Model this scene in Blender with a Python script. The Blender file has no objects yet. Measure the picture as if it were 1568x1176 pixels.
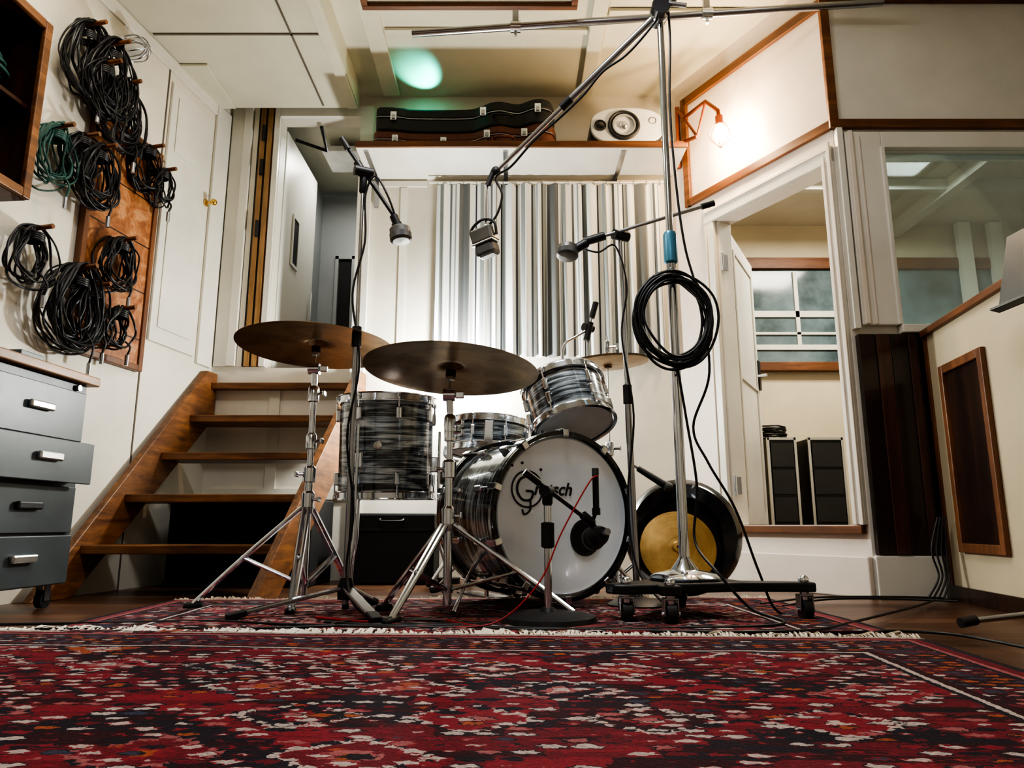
import bpy, math, random
from mathutils import Vector, Matrix, noise as mnoise
random.seed(7)
D=bpy.data; SC=bpy.context.scene; COL=SC.collection
rad=math.radians
# ---------------------------------------------------------------- node helper
class NB:
    def __init__(s,name):
        s.mat=D.materials.new(name); s.mat.use_nodes=True
        s.nt=s.mat.node_tree; s.bsdf=s.nt.nodes['Principled BSDF']; s.out=s.nt.nodes['Material Output']
    def n(s,t,**p):
        x=s.nt.nodes.new(t)
        for k,v in p.items(): setattr(x,k,v)
        return x
    def put(s,sock,v):
        if isinstance(v,bpy.types.NodeSocket): s.nt.links.new(v,sock)
        elif isinstance(v,(tuple,list)):
            v=tuple(v)
            sock.default_value = v+(1,) if len(v)==3 and sock.type=='RGBA' else v
        else: sock.default_value=v
    def m(s,op,*a):
        x=s.n('ShaderNodeMath',operation=op)
        for i,v in enumerate(a): s.put(x.inputs[i],v)
        return x.outputs[0]
    def mix(s,f,a,b,blend='MIX'):
        x=s.n('ShaderNodeMix',data_type='RGBA',blend_type=blend)
        s.put(x.inputs[0],f); s.put(x.inputs[6],a); s.put(x.inputs[7],b)
        return x.outputs[2]
    def ramp(s,f,stops,interp='LINEAR'):
        x=s.n('ShaderNodeValToRGB'); r=x.color_ramp; r.interpolation=interp
        while len(r.elements)<len(stops): r.elements.new(0.5)
        for e,(p,c) in zip(r.elements,stops):
            e.position=p; e.color=(c[0],c[1],c[2],1)
        s.put(x.inputs[0],f); return x.outputs[0]
    def coord(s,scale=(1,1,1),loc=(0,0,0),rot=(0,0,0)):
        t=s.n('ShaderNodeTexCoord'); mp=s.n('ShaderNodeMapping')
        mp.inputs['Scale'].default_value=scale; mp.inputs['Location'].default_value=loc; mp.inputs['Rotation'].default_value=rot
        s.nt.links.new(t.outputs['Object'],mp.inputs['Vector']); return mp.outputs[0]
    def noise(s,vec,scale,detail=3,rough=.5,dist=0):
        x=s.n('ShaderNodeTexNoise'); s.put(x.inputs['Vector'],vec)
        x.inputs['Scale'].default_value=scale; x.inputs['Detail'].default_value=detail
        x.inputs['Roughness'].default_value=rough; x.inputs['Distortion'].default_value=dist
        return x.outputs[0]
    def white(s,vec):
        x=s.n('ShaderNodeTexWhiteNoise',noise_dimensions='3D'); s.put(x.inputs['Vector'],vec); return x.outputs[0]
    def xyz(s,a,b,c):
        x=s.n('ShaderNodeCombineXYZ')
        for i,v in enumerate((a,b,c)): s.put(x.inputs[i],v)
        return x.outputs[0]
    def sep(s,v):
        x=s.n('ShaderNodeSeparateXYZ'); s.put(x.inputs[0],v); return x.outputs
    def bump(s,h,strength=.3,dist=.01):
        x=s.n('ShaderNodeBump'); x.inputs['Strength'].default_value=strength; x.inputs['Distance'].default_value=dist
        s.put(x.inputs['Height'],h); s.nt.links.new(x.outputs[0],s.bsdf.inputs['Normal'])
    def set(s,**k):
        for a,v in k.items(): s.put(s.bsdf.inputs[a.replace('_',' ')],v)
def sc(c,k): return tuple(min(1,x*k) for x in c)
def plain(name,c,rough=.5,metal=0,var=.15,scale=8,bmp=0,coat=0,tr=0):
    b=NB(name); v=b.coord(); f=b.noise(v,scale,4,.6)
    b.set(Base_Color=b.ramp(f,[(.3,sc(c,1-var)),(.7,sc(c,1+var*.5))]),Metallic=metal)
    b.set(Roughness=b.m('MULTIPLY_ADD',f,.1 if metal>.9 else .2,max(.02,rough-(.05 if metal>.9 else .1))))
    if coat: b.set(Coat_Weight=coat)
    if bmp: b.bump(b.noise(v,scale*12,3),bmp,.004)
    return b.mat
def wood(name,c1,c2,axis=0,scale=1,rough=.45,coat=.1):
    s=[28*scale]*3; s[axis]=2*scale
    b=NB(name); v=b.coord(tuple(s)); f=b.noise(v,1,5,.65,.8); g=b.noise(b.coord(),3.5,4,.6)
    f2=b.m('ADD',b.m('MULTIPLY',f,.6),b.m('MULTIPLY',g,.4))
    b.set(Base_Color=b.ramp(f2,[(.34,c1),(.5,tuple((a+d)/2.3 for a,d in zip(c1,c2))),(.66,c2)]),Roughness=rough,Coat_Weight=coat)
    b.bump(f,.15,.003); return b.mat
# ---------------------------------------------------------------- materials
WALL=plain('wall_paint',(.73,.69,.59),.5,0,.16,1.6,.12)
WALLW=plain('white_gloss_paint',(.74,.72,.65),.35,0,.11,2.5,.05)
PINKW=plain('warm_white_paint',(.76,.68,.60),.45,0,.08,1.8,.08)
CEIL=plain('ceiling_paint',(.66,.64,.51),.5,0,.15,1.3,.1)
GROOVE=plain('groove_shadow_gap',(.14,.12,.09),.8)
HALLG=plain('hall_grey_paint',(.36,.38,.38),.5,0,.15,2)
CREAM=plain('cream_paint',(.68,.60,.44),.5,0,.1,2,.1)
PARTP=plain('partition_ochre_cream_paint',(.54,.47,.33),.5,0,.12,2,.1)
TRIMX=wood('brown_trim_wood',(.08,.026,.009),(.26,.10,.033),0)
TRIMZ=wood('brown_trim_wood_z',(.08,.026,.009),(.26,.10,.033),2)
OCHRE=wood('ochre_jamb_wood',(.20,.10,.035),(.50,.29,.12),2)
STAIR=wood('stair_wood',(.060,.022,.008),(.30,.125,.042),0)
STAIRS=wood('stringer_wood',(.065,.024,.009),(.34,.14,.045),1)
DARKW=wood('dark_plank_wood',(.008,.004,.003),(.045,.018,.011),2,.7,.3,.3)
DARKR=wood('dark_plank_red',(.025,.008,.005),(.11,.04,.025),2,.7,.3,.3)
BLACK=plain('black_powder_coat',(.012,.012,.014),.45,0,.3)
BLACKG=plain('black_gloss',(.008,.008,.010),.18,0,.2,coat=.4)
RUBBER=plain('black_cable_rubber',(.010,.010,.012),.45,0,.3)
GREENC=plain('green_cable_rubber',(.012,.07,.055),.5)
REDC=plain('red_cable_rubber',(.35,.01,.012),.45)
CHROME=plain('chrome',(.72,.76,.82),.13,1,.04,6)
DCHROME=plain('worn_chrome',(.42,.43,.46),.26,1,.08,5)
COPPER=plain('rust_copper',(.30,.08,.035),.45,.5,.3)
BRASS=plain('brass',(.75,.48,.14),.25,1)
GREYM=plain('grey_cabinet_steel',(.070,.082,.090),.42,.2,.22,4,.05)
GREYD=plain('grey_cabinet_drawer',(.080,.094,.102),.4,.2,.2,4,.05)
ALU=plain('aluminium',(.62,.62,.6),.3,1,.1)
MICG=plain('mic_grey',(.16,.16,.15),.4,.5,.2)
MESHG=plain('mic_grille',(.10,.10,.10),.45,.7,.3,300,.4)
CASEB=plain('black_tolex',(.012,.014,.015),.5,0,.3,60,.3)
CASEBR=plain('brown_tolex',(.14,.038,.018),.45,0,.3,30,.3)
SPKW=plain('white_speaker_plastic',(.8,.8,.78),.35)
CONE=plain('speaker_cone',(.03,.03,.035),.5)
TANF=plain('acoustic_fabric',(.62,.56,.44),.85,0,.1,40,.2)
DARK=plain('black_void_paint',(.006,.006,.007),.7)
HEADM=plain('tom_head',(.55,.55,.55),.4)
FRINGE=plain('fringe_cotton',(.85,.78,.66),.9,0,.2,30)
TEAL=plain('teal_plastic',(.02,.35,.28),.4)

b=NB('window_glass'); tr=b.n('ShaderNodeBsdfTransparent'); gl=b.n('ShaderNodeBsdfGlossy'); gl.inputs['Roughness'].default_value=.03
tr.inputs[0].default_value=(.78,.90,.93,1)
ms=b.n('ShaderNodeMixShader'); lw=b.n('ShaderNodeLayerWeight'); lw.inputs[0].default_value=.35
b.nt.links.new(b.m('MULTIPLY_ADD',lw.outputs[0],.5,.20),ms.inputs[0]); b.nt.links.new(tr.outputs[0],ms.inputs[1]); b.nt.links.new(gl.outputs[0],ms.inputs[2]); b.nt.links.new(ms.outputs[0],b.out.inputs[0])
GLASS=b.mat
b=NB('bass_head_film'); v=b.coord(); f=b.noise(v,5,2,.5,.6)
b.set(Base_Color=b.ramp(f,[(.35,(.70,.79,.88)),(.6,(.82,.88,.94))]),Roughness=.16,Coat_Weight=.5); HEADW=b.mat
# oyster shell wrap
b=NB('oyster_shell_wrap'); v=b.coord((3.2,3.2,64)); f=b.noise(v,1.0,4,.62,1.1); g=b.noise(b.coord((6,6,22)),1,3,.5,.5)
f2=b.m('MULTIPLY_ADD',g,.32,b.m('MULTIPLY',f,.68))
b.set(Base_Color=b.ramp(f2,[(.35,(.004,.005,.006)),(.43,(.020,.025,.030)),(.48,(.10,.12,.14)),(.53,(.34,.40,.45)),(.59,(.58,.65,.70)),(.68,(.78,.83,.86))]),Roughness=.18,Coat_Weight=.8,Metallic=.25); SHELL=b.mat
def cym(name,c1,c2):
    b=NB(name); v=b.coord(); x,y,z=b.sep(v)
    rr=b.m('SQRT',b.m('ADD',b.m('MULTIPLY',x,x),b.m('MULTIPLY',y,y)))
    gr=b.noise(b.xyz(b.m('MULTIPLY',rr,260),0,0),1,3,.7); pat=b.noise(v,7,4,.6,.5)
    k=b.m('MULTIPLY_ADD',gr,.35,b.m('MULTIPLY',pat,.65))
    b.set(Base_Color=b.ramp(k,[(.35,c1),(.65,c2)]),Metallic=.82,Roughness=b.m('MULTIPLY_ADD',gr,.22,.20)); b.bump(gr,.25,.002); return b.mat
CYMD=cym('dark_bronze',(.17,.112,.062),(.52,.36,.20)); CYMG=cym('gold_bronze',(.38,.22,.07),(.75,.50,.20))
b=NB('orange_pegboard'); v=b.coord((1,1,1)); f=b.noise(v,9,6,.7,1.2); x,y,z=b.sep(v)
ln=b.m('LESS_THAN',b.m('FRACT',b.m('MULTIPLY',z,4.2)),.03)
c=b.ramp(f,[(.3,(.12,.034,.012)),(.5,(.34,.125,.04)),(.62,(.50,.25,.11)),(.75,(.09,.026,.012))])
b.set(Base_Color=b.mix(ln,c,(.02,.01,.006)),Roughness=.5); b.bump(f,.4,.006); PEGB=b.mat
b=NB('brown_floor_boards'); v=b.coord(); x,y,z=b.sep(v)
row=b.m('FLOOR',b.m('MULTIPLY',y,9)); wn=b.white(b.xyz(row,b.m('FLOOR',b.m('ADD',b.m('MULTIPLY',x,.8),b.m('MULTIPLY',row,.37))),0))
gr=b.noise(b.coord((3,40,1)),1,5,.65,.6)
c=b.ramp(b.m('MULTIPLY_ADD',gr,.6,b.m('MULTIPLY',wn,.4)),[(.2,(.035,.015,.008)),(.5,(.085,.038,.020)),(.8,(.16,.075,.038))])
gap=b.m('LESS_THAN',b.m('FRACT',b.m('MULTIPLY',y,9)),.03)
b.set(Base_Color=b.mix(gap,c,(.01,.006,.004)),Roughness=b.m('MULTIPLY_ADD',gr,.25,.22)); b.bump(gr,.1,.002); FLOORM=b.mat
b=NB('striped_curtain_cloth'); v=b.coord(); x,y,z=b.sep(v)
t=b.m('FRACT',b.m('MULTIPLY',x,4.1)); W_=(.76,.78,.76); G1=(.26,.29,.29); G2=(.045,.05,.06); G3=(.14,.15,.15)
c1=b.ramp(t,[(0,W_),(.10,G2),(.14,W_),(.22,G1),(.32,W_),(.47,G3),(.52,W_),(.60,G1),(.63,W_),(.72,G2),(.76,G1),(.84,W_)],'CONSTANT')
t2=b.m('FRACT',b.m('MULTIPLY_ADD',x,1.9,.60)); wide=b.m('LESS_THAN',t2,.12)
c2=b.mix(wide,c1,G3)
b.set(Base_Color=c2,Roughness=.85); b.bump(b.noise(b.coord((300,300,300)),1,1),.15,.001); CURT=b.mat
# rugs: rows of woven diamond motifs, lozenges, big stepped medallions, striped border
def rug_mat(name,W,cw,ch,tone=1.0,pink=0.0,per=(1.05,.74)):
    b=NB(name); v=b.coord(); x,y,z=b.sep(v)
    w1=b.m('SUBTRACT',b.noise(v,85,2),.5); w2=b.m('SUBTRACT',b.noise(b.coord(loc=(3,7,0)),85,2),.5)
    xx=b.m('MULTIPLY_ADD',w1,.026,x); yy=b.m('MULTIPLY_ADD',w2,.022,y)
    ry=b.m('DIVIDE',yy,ch); row=b.m('FLOOR',ry); off=b.m('MULTIPLY',b.white(b.xyz(row,2.5,0)),1.0)
    uc=b.m('ADD',b.m('DIVIDE',xx,cw),off); cx=b.m('FLOOR',uc)
    u=b.m('ABSOLUTE',b.m('SUBTRACT',b.m('FRACT',uc),.5)); vv=b.m('ABSOLUTE',b.m('SUBTRACT',b.m('FRACT',ry),.5))
    r1=b.white(b.xyz(cx,row,1.5)); r2=b.white(b.xyz(cx,row,7.5))
    d=b.m('MAXIMUM',b.m('ADD',b.m('MULTIPLY',u,.75),b.m('MULTIPLY',vv,.75)),b.m('MULTIPLY',vv,1.15))
    sx=b.m('MULTIPLY',b.m('SUBTRACT',cx,off),cw); sy=b.m('MULTIPLY',row,ch)
    dx=b.m('ABSOLUTE',b.m('SUBTRACT',b.m('FRACT',b.m('DIVIDE',sx,per[0])),.5)); dy=b.m('ABSOLUTE',b.m('SUBTRACT',b.m('FRACT',b.m('DIVIDE',sy,per[1])),.5))
    dd=b.m('MULTIPLY',b.m('ADD',dx,dy),7.0); fr=b.m('FRACT',dd); line=b.m('LESS_THAN',fr,.22)
    reg=b.m('FRACT',b.m('MULTIPLY',b.m('FLOOR',dd),.3334))
    CR=sc((.200+.08*pink,.010+.04*pink,.022+.04*pink),tone); RD=sc((.31+.04*pink,.020+.05*pink,.034+.04*pink),tone)
    NV=(.010,.011,.024); CM=sc((.60,.50,.45),tone); PK=sc((.44,.14,.14),tone); OR=sc((.46,.11,.04),tone); BL=(.05,.065,.11); DK=(.045,.004,.010)
    abr=b.noise(b.coord((1.5,26,1)),1,3)
    A=b.mix(b.m('GREATER_THAN',abr,.5),CR,RD)
    base=b.mix(b.m('GREATER_THAN',reg,.6),A,b.mix(b.m('GREATER_THAN',abr,.52),NV,DK)); base=b.mix(b.m('MULTIPLY',b.m('GREATER_THAN',reg,.2),b.m('LESS_THAN',reg,.5)),base,b.mix(b.m('GREATER_THAN',abr,.5),DK,CR))
    # layer 2: larger stepped lozenges with pale outlines
    LW,LH=per[0]/4,per[1]/4; q=.0125
    qx=b.m('MULTIPLY',b.m('FLOOR',b.m('DIVIDE',xx,q)),q); qy=b.m('MULTIPLY',b.m('FLOOR',b.m('DIVIDE',yy,q)),q)
    lr=b.m('DIVIDE',qy,LH); lrow=b.m('FLOOR',lr); lu=b.m('ADD',b.m('DIVIDE',qx,LW),b.m('FRACT',b.m('MULTIPLY',lrow,.5))); lc=b.m('FLOOR',lu)
    l1=b.white(b.xyz(lc,lrow,11.5)); l2=b.white(b.xyz(lc,lrow,14.5))
    ld=b.m('ADD',b.m('ABSOLUTE',b.m('SUBTRACT',b.m('FRACT',lu),.5)),b.m('ABSOLUTE',b.m('SUBTRACT',b.m('FRACT',lr),.5)))
    pres=b.m('LESS_THAN',l1,.8)
    fill=b.ramp(l2,[(0,NV),(.3,RD),(.55,CR),(.75,DK),(.88,OR)],'CONSTANT'); outl=b.ramp(l1,[(0,CM),(.25,PK),(.42,NV),(.62,CM)],'CONSTANT')
    base=b.mix(b.m('MULTIPLY',pres,b.m('LESS_THAN',ld,.46)),base,NV); base=b.mix(b.m('MULTIPLY',pres,b.m('LESS_THAN',ld,.42)),base,outl); base=b.mix(b.m('MULTIPLY',pres,b.m('LESS_THAN',ld,.36)),base,fill)
    base=b.mix(b.m('MULTIPLY',pres,b.m('LESS_THAN',ld,.17)),base,b.ramp(l1,[(0,RD),(.3,NV),(.6,PK)],'CONSTANT')); base=b.mix(b.m('MULTIPLY',pres,b.m('LESS_THAN',ld,.08)),base,b.ramp(l2,[(0,CM),(.5,OR),(.75,CM)],'CONSTANT'))
    cen=b.ramp(r1,[(0,CM),(.20,NV),(.34,PK),(.44,OR),(.52,NV),(.60,BL),(.68,RD),(.86,CR),(.94,CM)],'CONSTANT')
    cen=b.mix(line,cen,b.ramp(r1,[(0,CM),(.62,PK),(.8,CM)],'CONSTANT'))
    size=b.m('SUBTRACT',b.m('MULTIPLY',r2,.46),.08); size=b.m('MAXIMUM',size,b.m('MULTIPLY',line,.30)); ring=b.m('ADD',size,.10)
    rc=b.mix(b.m('GREATER_THAN',r2,.6),RD,NV)
    field=b.mix(b.m('LESS_THAN',d,ring),base,rc); field=b.mix(b.m('LESS_THAN',d,size),field,cen)
    e=b.m('MINIMUM',b.m('MINIMUM',b.m('MULTIPLY',x,-1),b.m('ADD',x,W)),b.m('MULTIPLY',y,-1)); e=b.m('MULTIPLY_ADD',w1,.010,e)
    size2=b.m('MULTIPLY_ADD',r2,.20,.19)
    bb=b.mix(b.m('GREATER_THAN',abr,.55),DK,CR); bord=b.mix(b.m('LESS_THAN',d,b.m('ADD',size2,.12)),bb,NV); bord=b.mix(b.m('LESS_THAN',d,size2),bord,b.ramp(r2,[(0,PK),(.3,CM),(.45,OR),(.7,BL)],'CONSTANT'))
    def lt(t): return b.m('LESS_THAN',e,t)
    col=b.mix(lt(.250),field,NV); col=b.mix(lt(.238),col,CM); col=b.mix(lt(.226),col,DK); col=b.mix(lt(.205),col,bord)
    col=b.mix(lt(.070),col,NV); col=b.mix(lt(.058),col,PK); col=b.mix(lt(.046),col,CR); col=b.mix(lt(.02),col,NV)
    col=b.mix(b.m('GREATER_THAN',b.m('MULTIPLY_ADD',w1,.02,y),-.022),col,(.55,.48,.40))
    wear=b.noise(v,3,4); fine=b.noise(v,480,2); tuft=b.noise(b.coord((1,2.2,1)),130,3,.7)
    col=b.mix(b.m('MULTIPLY',wear,.22),col,(.10,.022,.03)); col=b.mix(.7,col,b.ramp(tuft,[(.30,(.25,.25,.27)),(.58,(1,1,1))]),'MULTIPLY')
    b.set(Base_Color=col,Roughness=.92,Sheen_Weight=.1,Specular_IOR_Level=.12)
    b.bump(b.m('ADD',b.m('MULTIPLY',fine,.5),tuft),1.0,.006); return b.mat
RUG1=rug_mat('persian_rug_weave',2.7,.048,.027,1.12); RUG2=rug_mat('faded_rug_weave',2.3,.060,.036,1.15,.9,(.6,.4))
def emis(name,c,st):
    b=NB(name); b.set(Base_Color=(0,0,0),Emission_Color=c,Emission_Strength=st); return b.mat
FIL=emis('filament_glow',(1,.80,.52),120)
# ---------------------------------------------------------------- mesh helpers
def E(name,loc=(0,0,0)):
    o=D.objects.new(name,None); o.empty_display_size=.1; COL.objects.link(o); return o
def mk(name,vs,fs,mat,par=None,M=None,smooth=True,ang=35):
    me=D.meshes.new(name); me.from_pydata([tuple(v) for v in vs],[],fs); me.update()
    if isinstance(mat,(list,tuple)):
        for m_ in mat: me.materials.append(m_)
    elif mat: me.materials.append(mat)
    if smooth:
        me.shade_smooth(); me.set_sharp_from_angle(angle=rad(ang))
    o=D.objects.new(name,me); COL.objects.link(o)
    if par: o.parent=par
    if M is not None: o.matrix_basis=M
    return o
def bev(o,w,seg=2):
    m_=o.modifiers.new('bevel','BEVEL'); m_.width=w; m_.segments=seg; m_.limit_method='ANGLE'; return o
def boxvf(a,b_):
    x0,y0,z0=a; x1,y1,z1=b_
    return [(x0,y0,z0),(x1,y0,z0),(x1,y1,z0),(x0,y1,z0),(x0,y0,z1),(x1,y0,z1),(x1,y1,z1),(x0,y1,z1)],[(0,3,2,1),(4,5,6,7),(0,1,5,4),(1,2,6,5),(2,3,7,6),(3,0,4,7)]
def box(name,a,b_,mat,par=None,M=None,bv=0):
    v,f=boxvf(a,b_); o=mk(name,v,f,mat,par,M,False)
    if bv: bev(o,bv)
    return o
def boxes(name,lst,mat,par=None,M=None,bv=0):
    V=[];F=[]
    for a,b_ in lst:
        v,f=boxvf(a,b_); k=len(V); V+=v; F+=[tuple(i+k for i in q) for q in f]
    o=mk(name,V,F,mat,par,M,False)
    if bv: bev(o,bv)
    return o
def axisM(p,z,up=(0,0,1)):
    z=Vector(z).normalized(); up=Vector(up)
    if abs(z.dot(up))>.98: up=Vector((0,1,0))
    x=up.cross(z).normalized(); y=z.cross(x)
    M=Matrix((x,y,z)).transposed().to_4x4(); M.translation=Vector(p); return M
def lathe(name,prof,mat,par=None,M=None,seg=40,ang=35):
    V=[];F=[]
    n=len(prof)
    for r,z in prof:
        for i in range(seg):
            a=2*math.pi*i/seg; V.append((r*math.cos(a),r*math.sin(a),z))
    for j in range(n-1):
        for i in range(seg):
            k=(i+1)%seg; F.append((j*seg+i,j*seg+k,(j+1)*seg+k,(j+1)*seg+i))
    return mk(name,V,F,mat,par,M,True,ang)
def cyl(name,p1,p2,r,mat,par=None,r2=None,seg=20,bv=0):
    p1=Vector(p1);p2=Vector(p2); L=(p2-p1).length; r2=r if r2 is None else r2
    M=axisM(p1,p2-p1)
    return lathe(name,[(0.00001,0),(r,0),(r2,L),(0.00001,L)],mat,par,M,seg)
def sphere(name,c,r,mat,par=None,scale=(1,1,1),M=None,seg=24):
    prof=[(max(1e-5,r*math.sin(math.pi*i/16)),-r*math.cos(math.pi*i/16)) for i in range(17)]
    MM=Matrix.Translation(c)@(M or Matrix.Identity(4))@Matrix.Diagonal((*scale,1))
    return lathe(name,prof,mat,par,MM,seg,60)
def catmull(P,n=8,closed=False):
    P=[Vector(p) for p in P]; out=[]
    m=len(P); R=range(m if closed else m-1)
    for i in R:
        if closed: a,b_,c,d=P[(i-1)%m],P[i],P[(i+1)%m],P[(i+2)%m]
        else: a,b_,c,d=P[max(i-1,0)],P[i],P[i+1],P[min(i+2,m-1)]
        for k in range(n):
            t=k/n
            out.append(.5*((2*b_)+(c-a)*t+(2*a-5*b_+4*c-d)*t*t+(3*b_-a-3*c+d)*t**3))
    if not closed: out.append(P[-1])
    return out
def sweepvf(P,r,seg=7,closed=False):
    P=[Vector(p) for p in P]; n=len(P); V=[];F=[]; T=[]
    for i in range(n):
        a=P[(i-1)%n] if (closed or i>0) else P[i]; c=P[(i+1)%n] if (closed or i<n-1) else P[i]
        t=(c-a); T.append(t.normalized() if t.length>1e-9 else Vector((0,0,1)))
    u=T[0].orthogonal().normalized()
    for i in range(n):
        u=(u-T[i]*u.dot(T[i])); u=u.normalized() if u.length>1e-6 else T[i].orthogonal().normalized()
        w=T[i].cross(u)
        for k in range(seg):
            a=2*math.pi*k/seg; V.append(P[i]+(u*math.cos(a)+w*math.sin(a))*r)
    for i in range(n if closed else n-1):
        j=(i+1)%n
        for k in range(seg):
            l=(k+1)%seg; F.append((i*seg+k,i*seg+l,j*seg+l,j*seg+k))
    if not closed:
        F.append(tuple(range(seg))[::-1]); F.append(tuple((n-1)*seg+k for k in range(seg)))
    return V,F
def tube(name,pts,r,mat,par=None,seg=8,smooth=8,closed=False,M=None):
    P=catmull(pts,smooth,closed) if smooth else pts
    V,F=sweepvf(P,r,seg,closed); return mk(name,V,F,mat,par,M,True,60)
def extr(name,poly,z0,z1,mat,par=None,M=None,bv=0):
    n=len(poly); V=[(x,y,z0) for x,y in poly]+[(x,y,z1) for x,y in poly]
    F=[tuple(range(n))[::-1],tuple(range(n,2*n))]+[(i,(i+1)%n,n+(i+1)%n,n+i) for i in range(n)]
    o=mk(name,V,F,mat,par,M,True,40)
    if bv: bev(o,bv)
    return o
def wallM(p0,p1):
    d=Vector((p1[0]-p0[0],p1[1]-p0[1],0)); L=d.length; d.normalize(); n=Vector((-d.y,d.x,0))
    M=Matrix((d,n,Vector((0,0,1)))).transposed().to_4x4(); M.translation=(p0[0],p0[1],0); return M,L
def wall(name,p0,p1,z0,z1,mat,holes=(),th=.1):
    M,L=wallM(p0,p1)
    S=sorted({0,L}|{h[0] for h in holes}|{h[1] for h in holes}); Z=sorted({z0,z1}|{h[2] for h in holes}|{h[3] for h in holes})
    B=[]
    for i in range(len(S)-1):
        for j in range(len(Z)-1):
            cs=(S[i]+S[i+1])/2; cz=(Z[j]+Z[j+1])/2
            if any(h[0]<cs<h[1] and h[2]<cz<h[3] for h in holes): continue
            B.append(((S[i],0,Z[j]),(S[i+1],th,Z[j+1])))
    boxes(name,B,mat,None,M); return M,L
# ================================================================ ROOM
CZ=2.95
box('floor',(-3,-1.7,-.1),(3.4,4.3,0),FLOORM)
box('ceiling',(-3,-1.7,CZ),(4.4,5.6,CZ+.1),CEIL)
ML,LL=wall('wall_left',(-2.43-.165*1.6,-1.6),(-1.7535,4.1),0,CZ,WALL)
MB,LB=wall('wall_back',(-1.7535,4.1),(.951,4.1),0,CZ,WALL,[(.3135,.8135,1.2,2.80)])
MD,LD=wall('wall_control_room_diagonal',(.951,4.1),(1.51,3.09),0,CZ,PINKW,[(.388,1.090,.30,1.96)])
MF,LF=wall('wall_right_front',(1.51,3.09),(3.2,3.09),0,CZ,WALLW,[(.206,1.45,1.167,2.02)])
wall('wall_right',(3.2,3.09),(3.2,-1.6),0,CZ,WALL)
wall('wall_behind',(3.2,-1.6),(-2.7,-1.6),0,CZ,WALL)
extr('ceiling_soffit',[(-2.69,-1.59),(-.935,-1.59),(-.935,3.98),(-1.775,3.98)],2.80,CZ-.002,CEIL)
boxes('trim_ceiling_soffit_joints',[((-1.86,3.30,2.794),(-.96,3.312,2.799)),((-1.92,2.95,2.794),(-.96,2.962,2.799)),((-1.15,1.5,2.794),(-1.14,3.95,2.799))],GROOVE)
boxes('trim_ceiling_soffit_boards',[((-1.84,3.55,2.785),(-1.68,3.97,2.799)),((-1.00,1.5,2.785),(-.94,3.97,2.799))],CEIL,bv=.004)
boxes('trim_ceiling_battens',[((-.80,.5,2.925),(-.70,4.05,2.949)),((.42,.5,2.925),(.50,4.05,2.949)),((-.69,2.55,2.925),(.41,2.63,2.949)),((-.69,3.45,2.93),(.41,3.49,2.949)),((.51,3.3,2.93),(1.3,3.36,2.949))],CEIL,bv=.004)
sY=lambda Y:(Y+1.6)*1.01352
boxes('trim_left_wall_joints',[((sY(3.49),-.004,0),(sY(3.498),-.0005,2.79)),((sY(2.30),-.004,0),(sY(2.306),-.0005,2.79)),((sY(3.50),-.004,2.19),(sY(3.92),-.0005,2.197))],GROOVE,None,ML)
boxes('trim_left_wall_boards',[((sY(3.93),-.018,1.19),(sY(4.07),-.0005,2.795)),((sY(2.60),-.012,2.72),(sY(4.0),-.0005,2.795))],WALLW,None,ML,.004)
r=E('door_3'); box('leaf',(sY(3.52),-.014,1.22),(sY(3.90),-.0005,2.66),WALLW,r,ML,.003)
boxes('leaf_panels',[((sY(3.57),-.020,1.30),(sY(3.85),-.0145,2.05)),((sY(3.57),-.020,2.28),(sY(3.85),-.0145,2.60))],WALLW,r,ML,.005)
p=Vector((-2.43+.165*3.88+.016,3.88,2.13)); cyl('knob_plate',p,p+Vector((.006,0,0)),.022,BRASS,r); cyl('knob_stem',p,p+Vector((.045,-.008,0)),.007,BRASS,r); sphere('knob',p+Vector((.05,-.009,0)),.019,BRASS,r)
# hallway behind the upper door
boxes('wall_hall',[((-1.62,4.201,1.1),(-1.52,5.4,2.9)),((-.82,4.201,1.1),(-.72,5.4,2.9)),((-1.62,5.4,1.1),(-.72,5.5,2.9))],HALLG)
box('floor_hall',(-1.52,4.201,1.1),(-.82,5.4,1.2),STAIR)
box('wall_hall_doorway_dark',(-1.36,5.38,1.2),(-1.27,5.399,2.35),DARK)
boxes('trim_hall',[((-1.39,5.36,1.2),(-1.365,5.399,2.38)),((-1.26,5.36,1.2),(-1.20,5.399,2.38)),((-1.39,5.36,2.355),(-1.20,5.399,2.40))],HALLG)
r=E('trim_door_frame_upper')
for i,(x0,x1,m_,yy) in enumerate([(-1.735,-1.66,WALLW,.03),(-1.655,-1.61,WALLW,.045),(-1.605,-1.575,WALL,.02),(-1.573,-1.562,BLACK,.025),(-1.560,-1.530,OCHRE,.03),(-1.527,-1.519,BLACK,.02),(-1.516,-1.486,OCHRE,.03),(-1.484,-1.476,TRIMZ,.02),(-1.474,-1.442,WALLW,.03)]):
    box('board_%d'%i,(x0,4.0995-yy,1.205),(x1,4.0995,2.86),m_,r)
box('head_board',(-1.44,4.07,2.80),(-.90,4.0995,2.86),WALLW,r); box('right_board',(-.938,4.06,1.12),(-.86,4.0995,2.86),WALLW,r)
for z in (2.05,2.45,2.68): cyl('hinge_%d'%int(z*100),(-1.535,4.06,z-.05),(-1.535,4.06,z+.05),.011,BLACK,r)
r=E('door_1')
box('leaf',(-1.475,4.21,1.215),(-1.435,4.92,2.78),WALLW,r,None,.004)
boxes('window_slot_frame',[((-1.434,4.40,1.95),(-1.425,4.42,2.30)),((-1.434,4.52,1.95),(-1.425,4.54,2.30)),((-1.434,4.42,2.28),(-1.425,4.52,2.30)),((-1.434,4.42,1.95),(-1.425,4.52,1.97))],WALLW,r)
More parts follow.
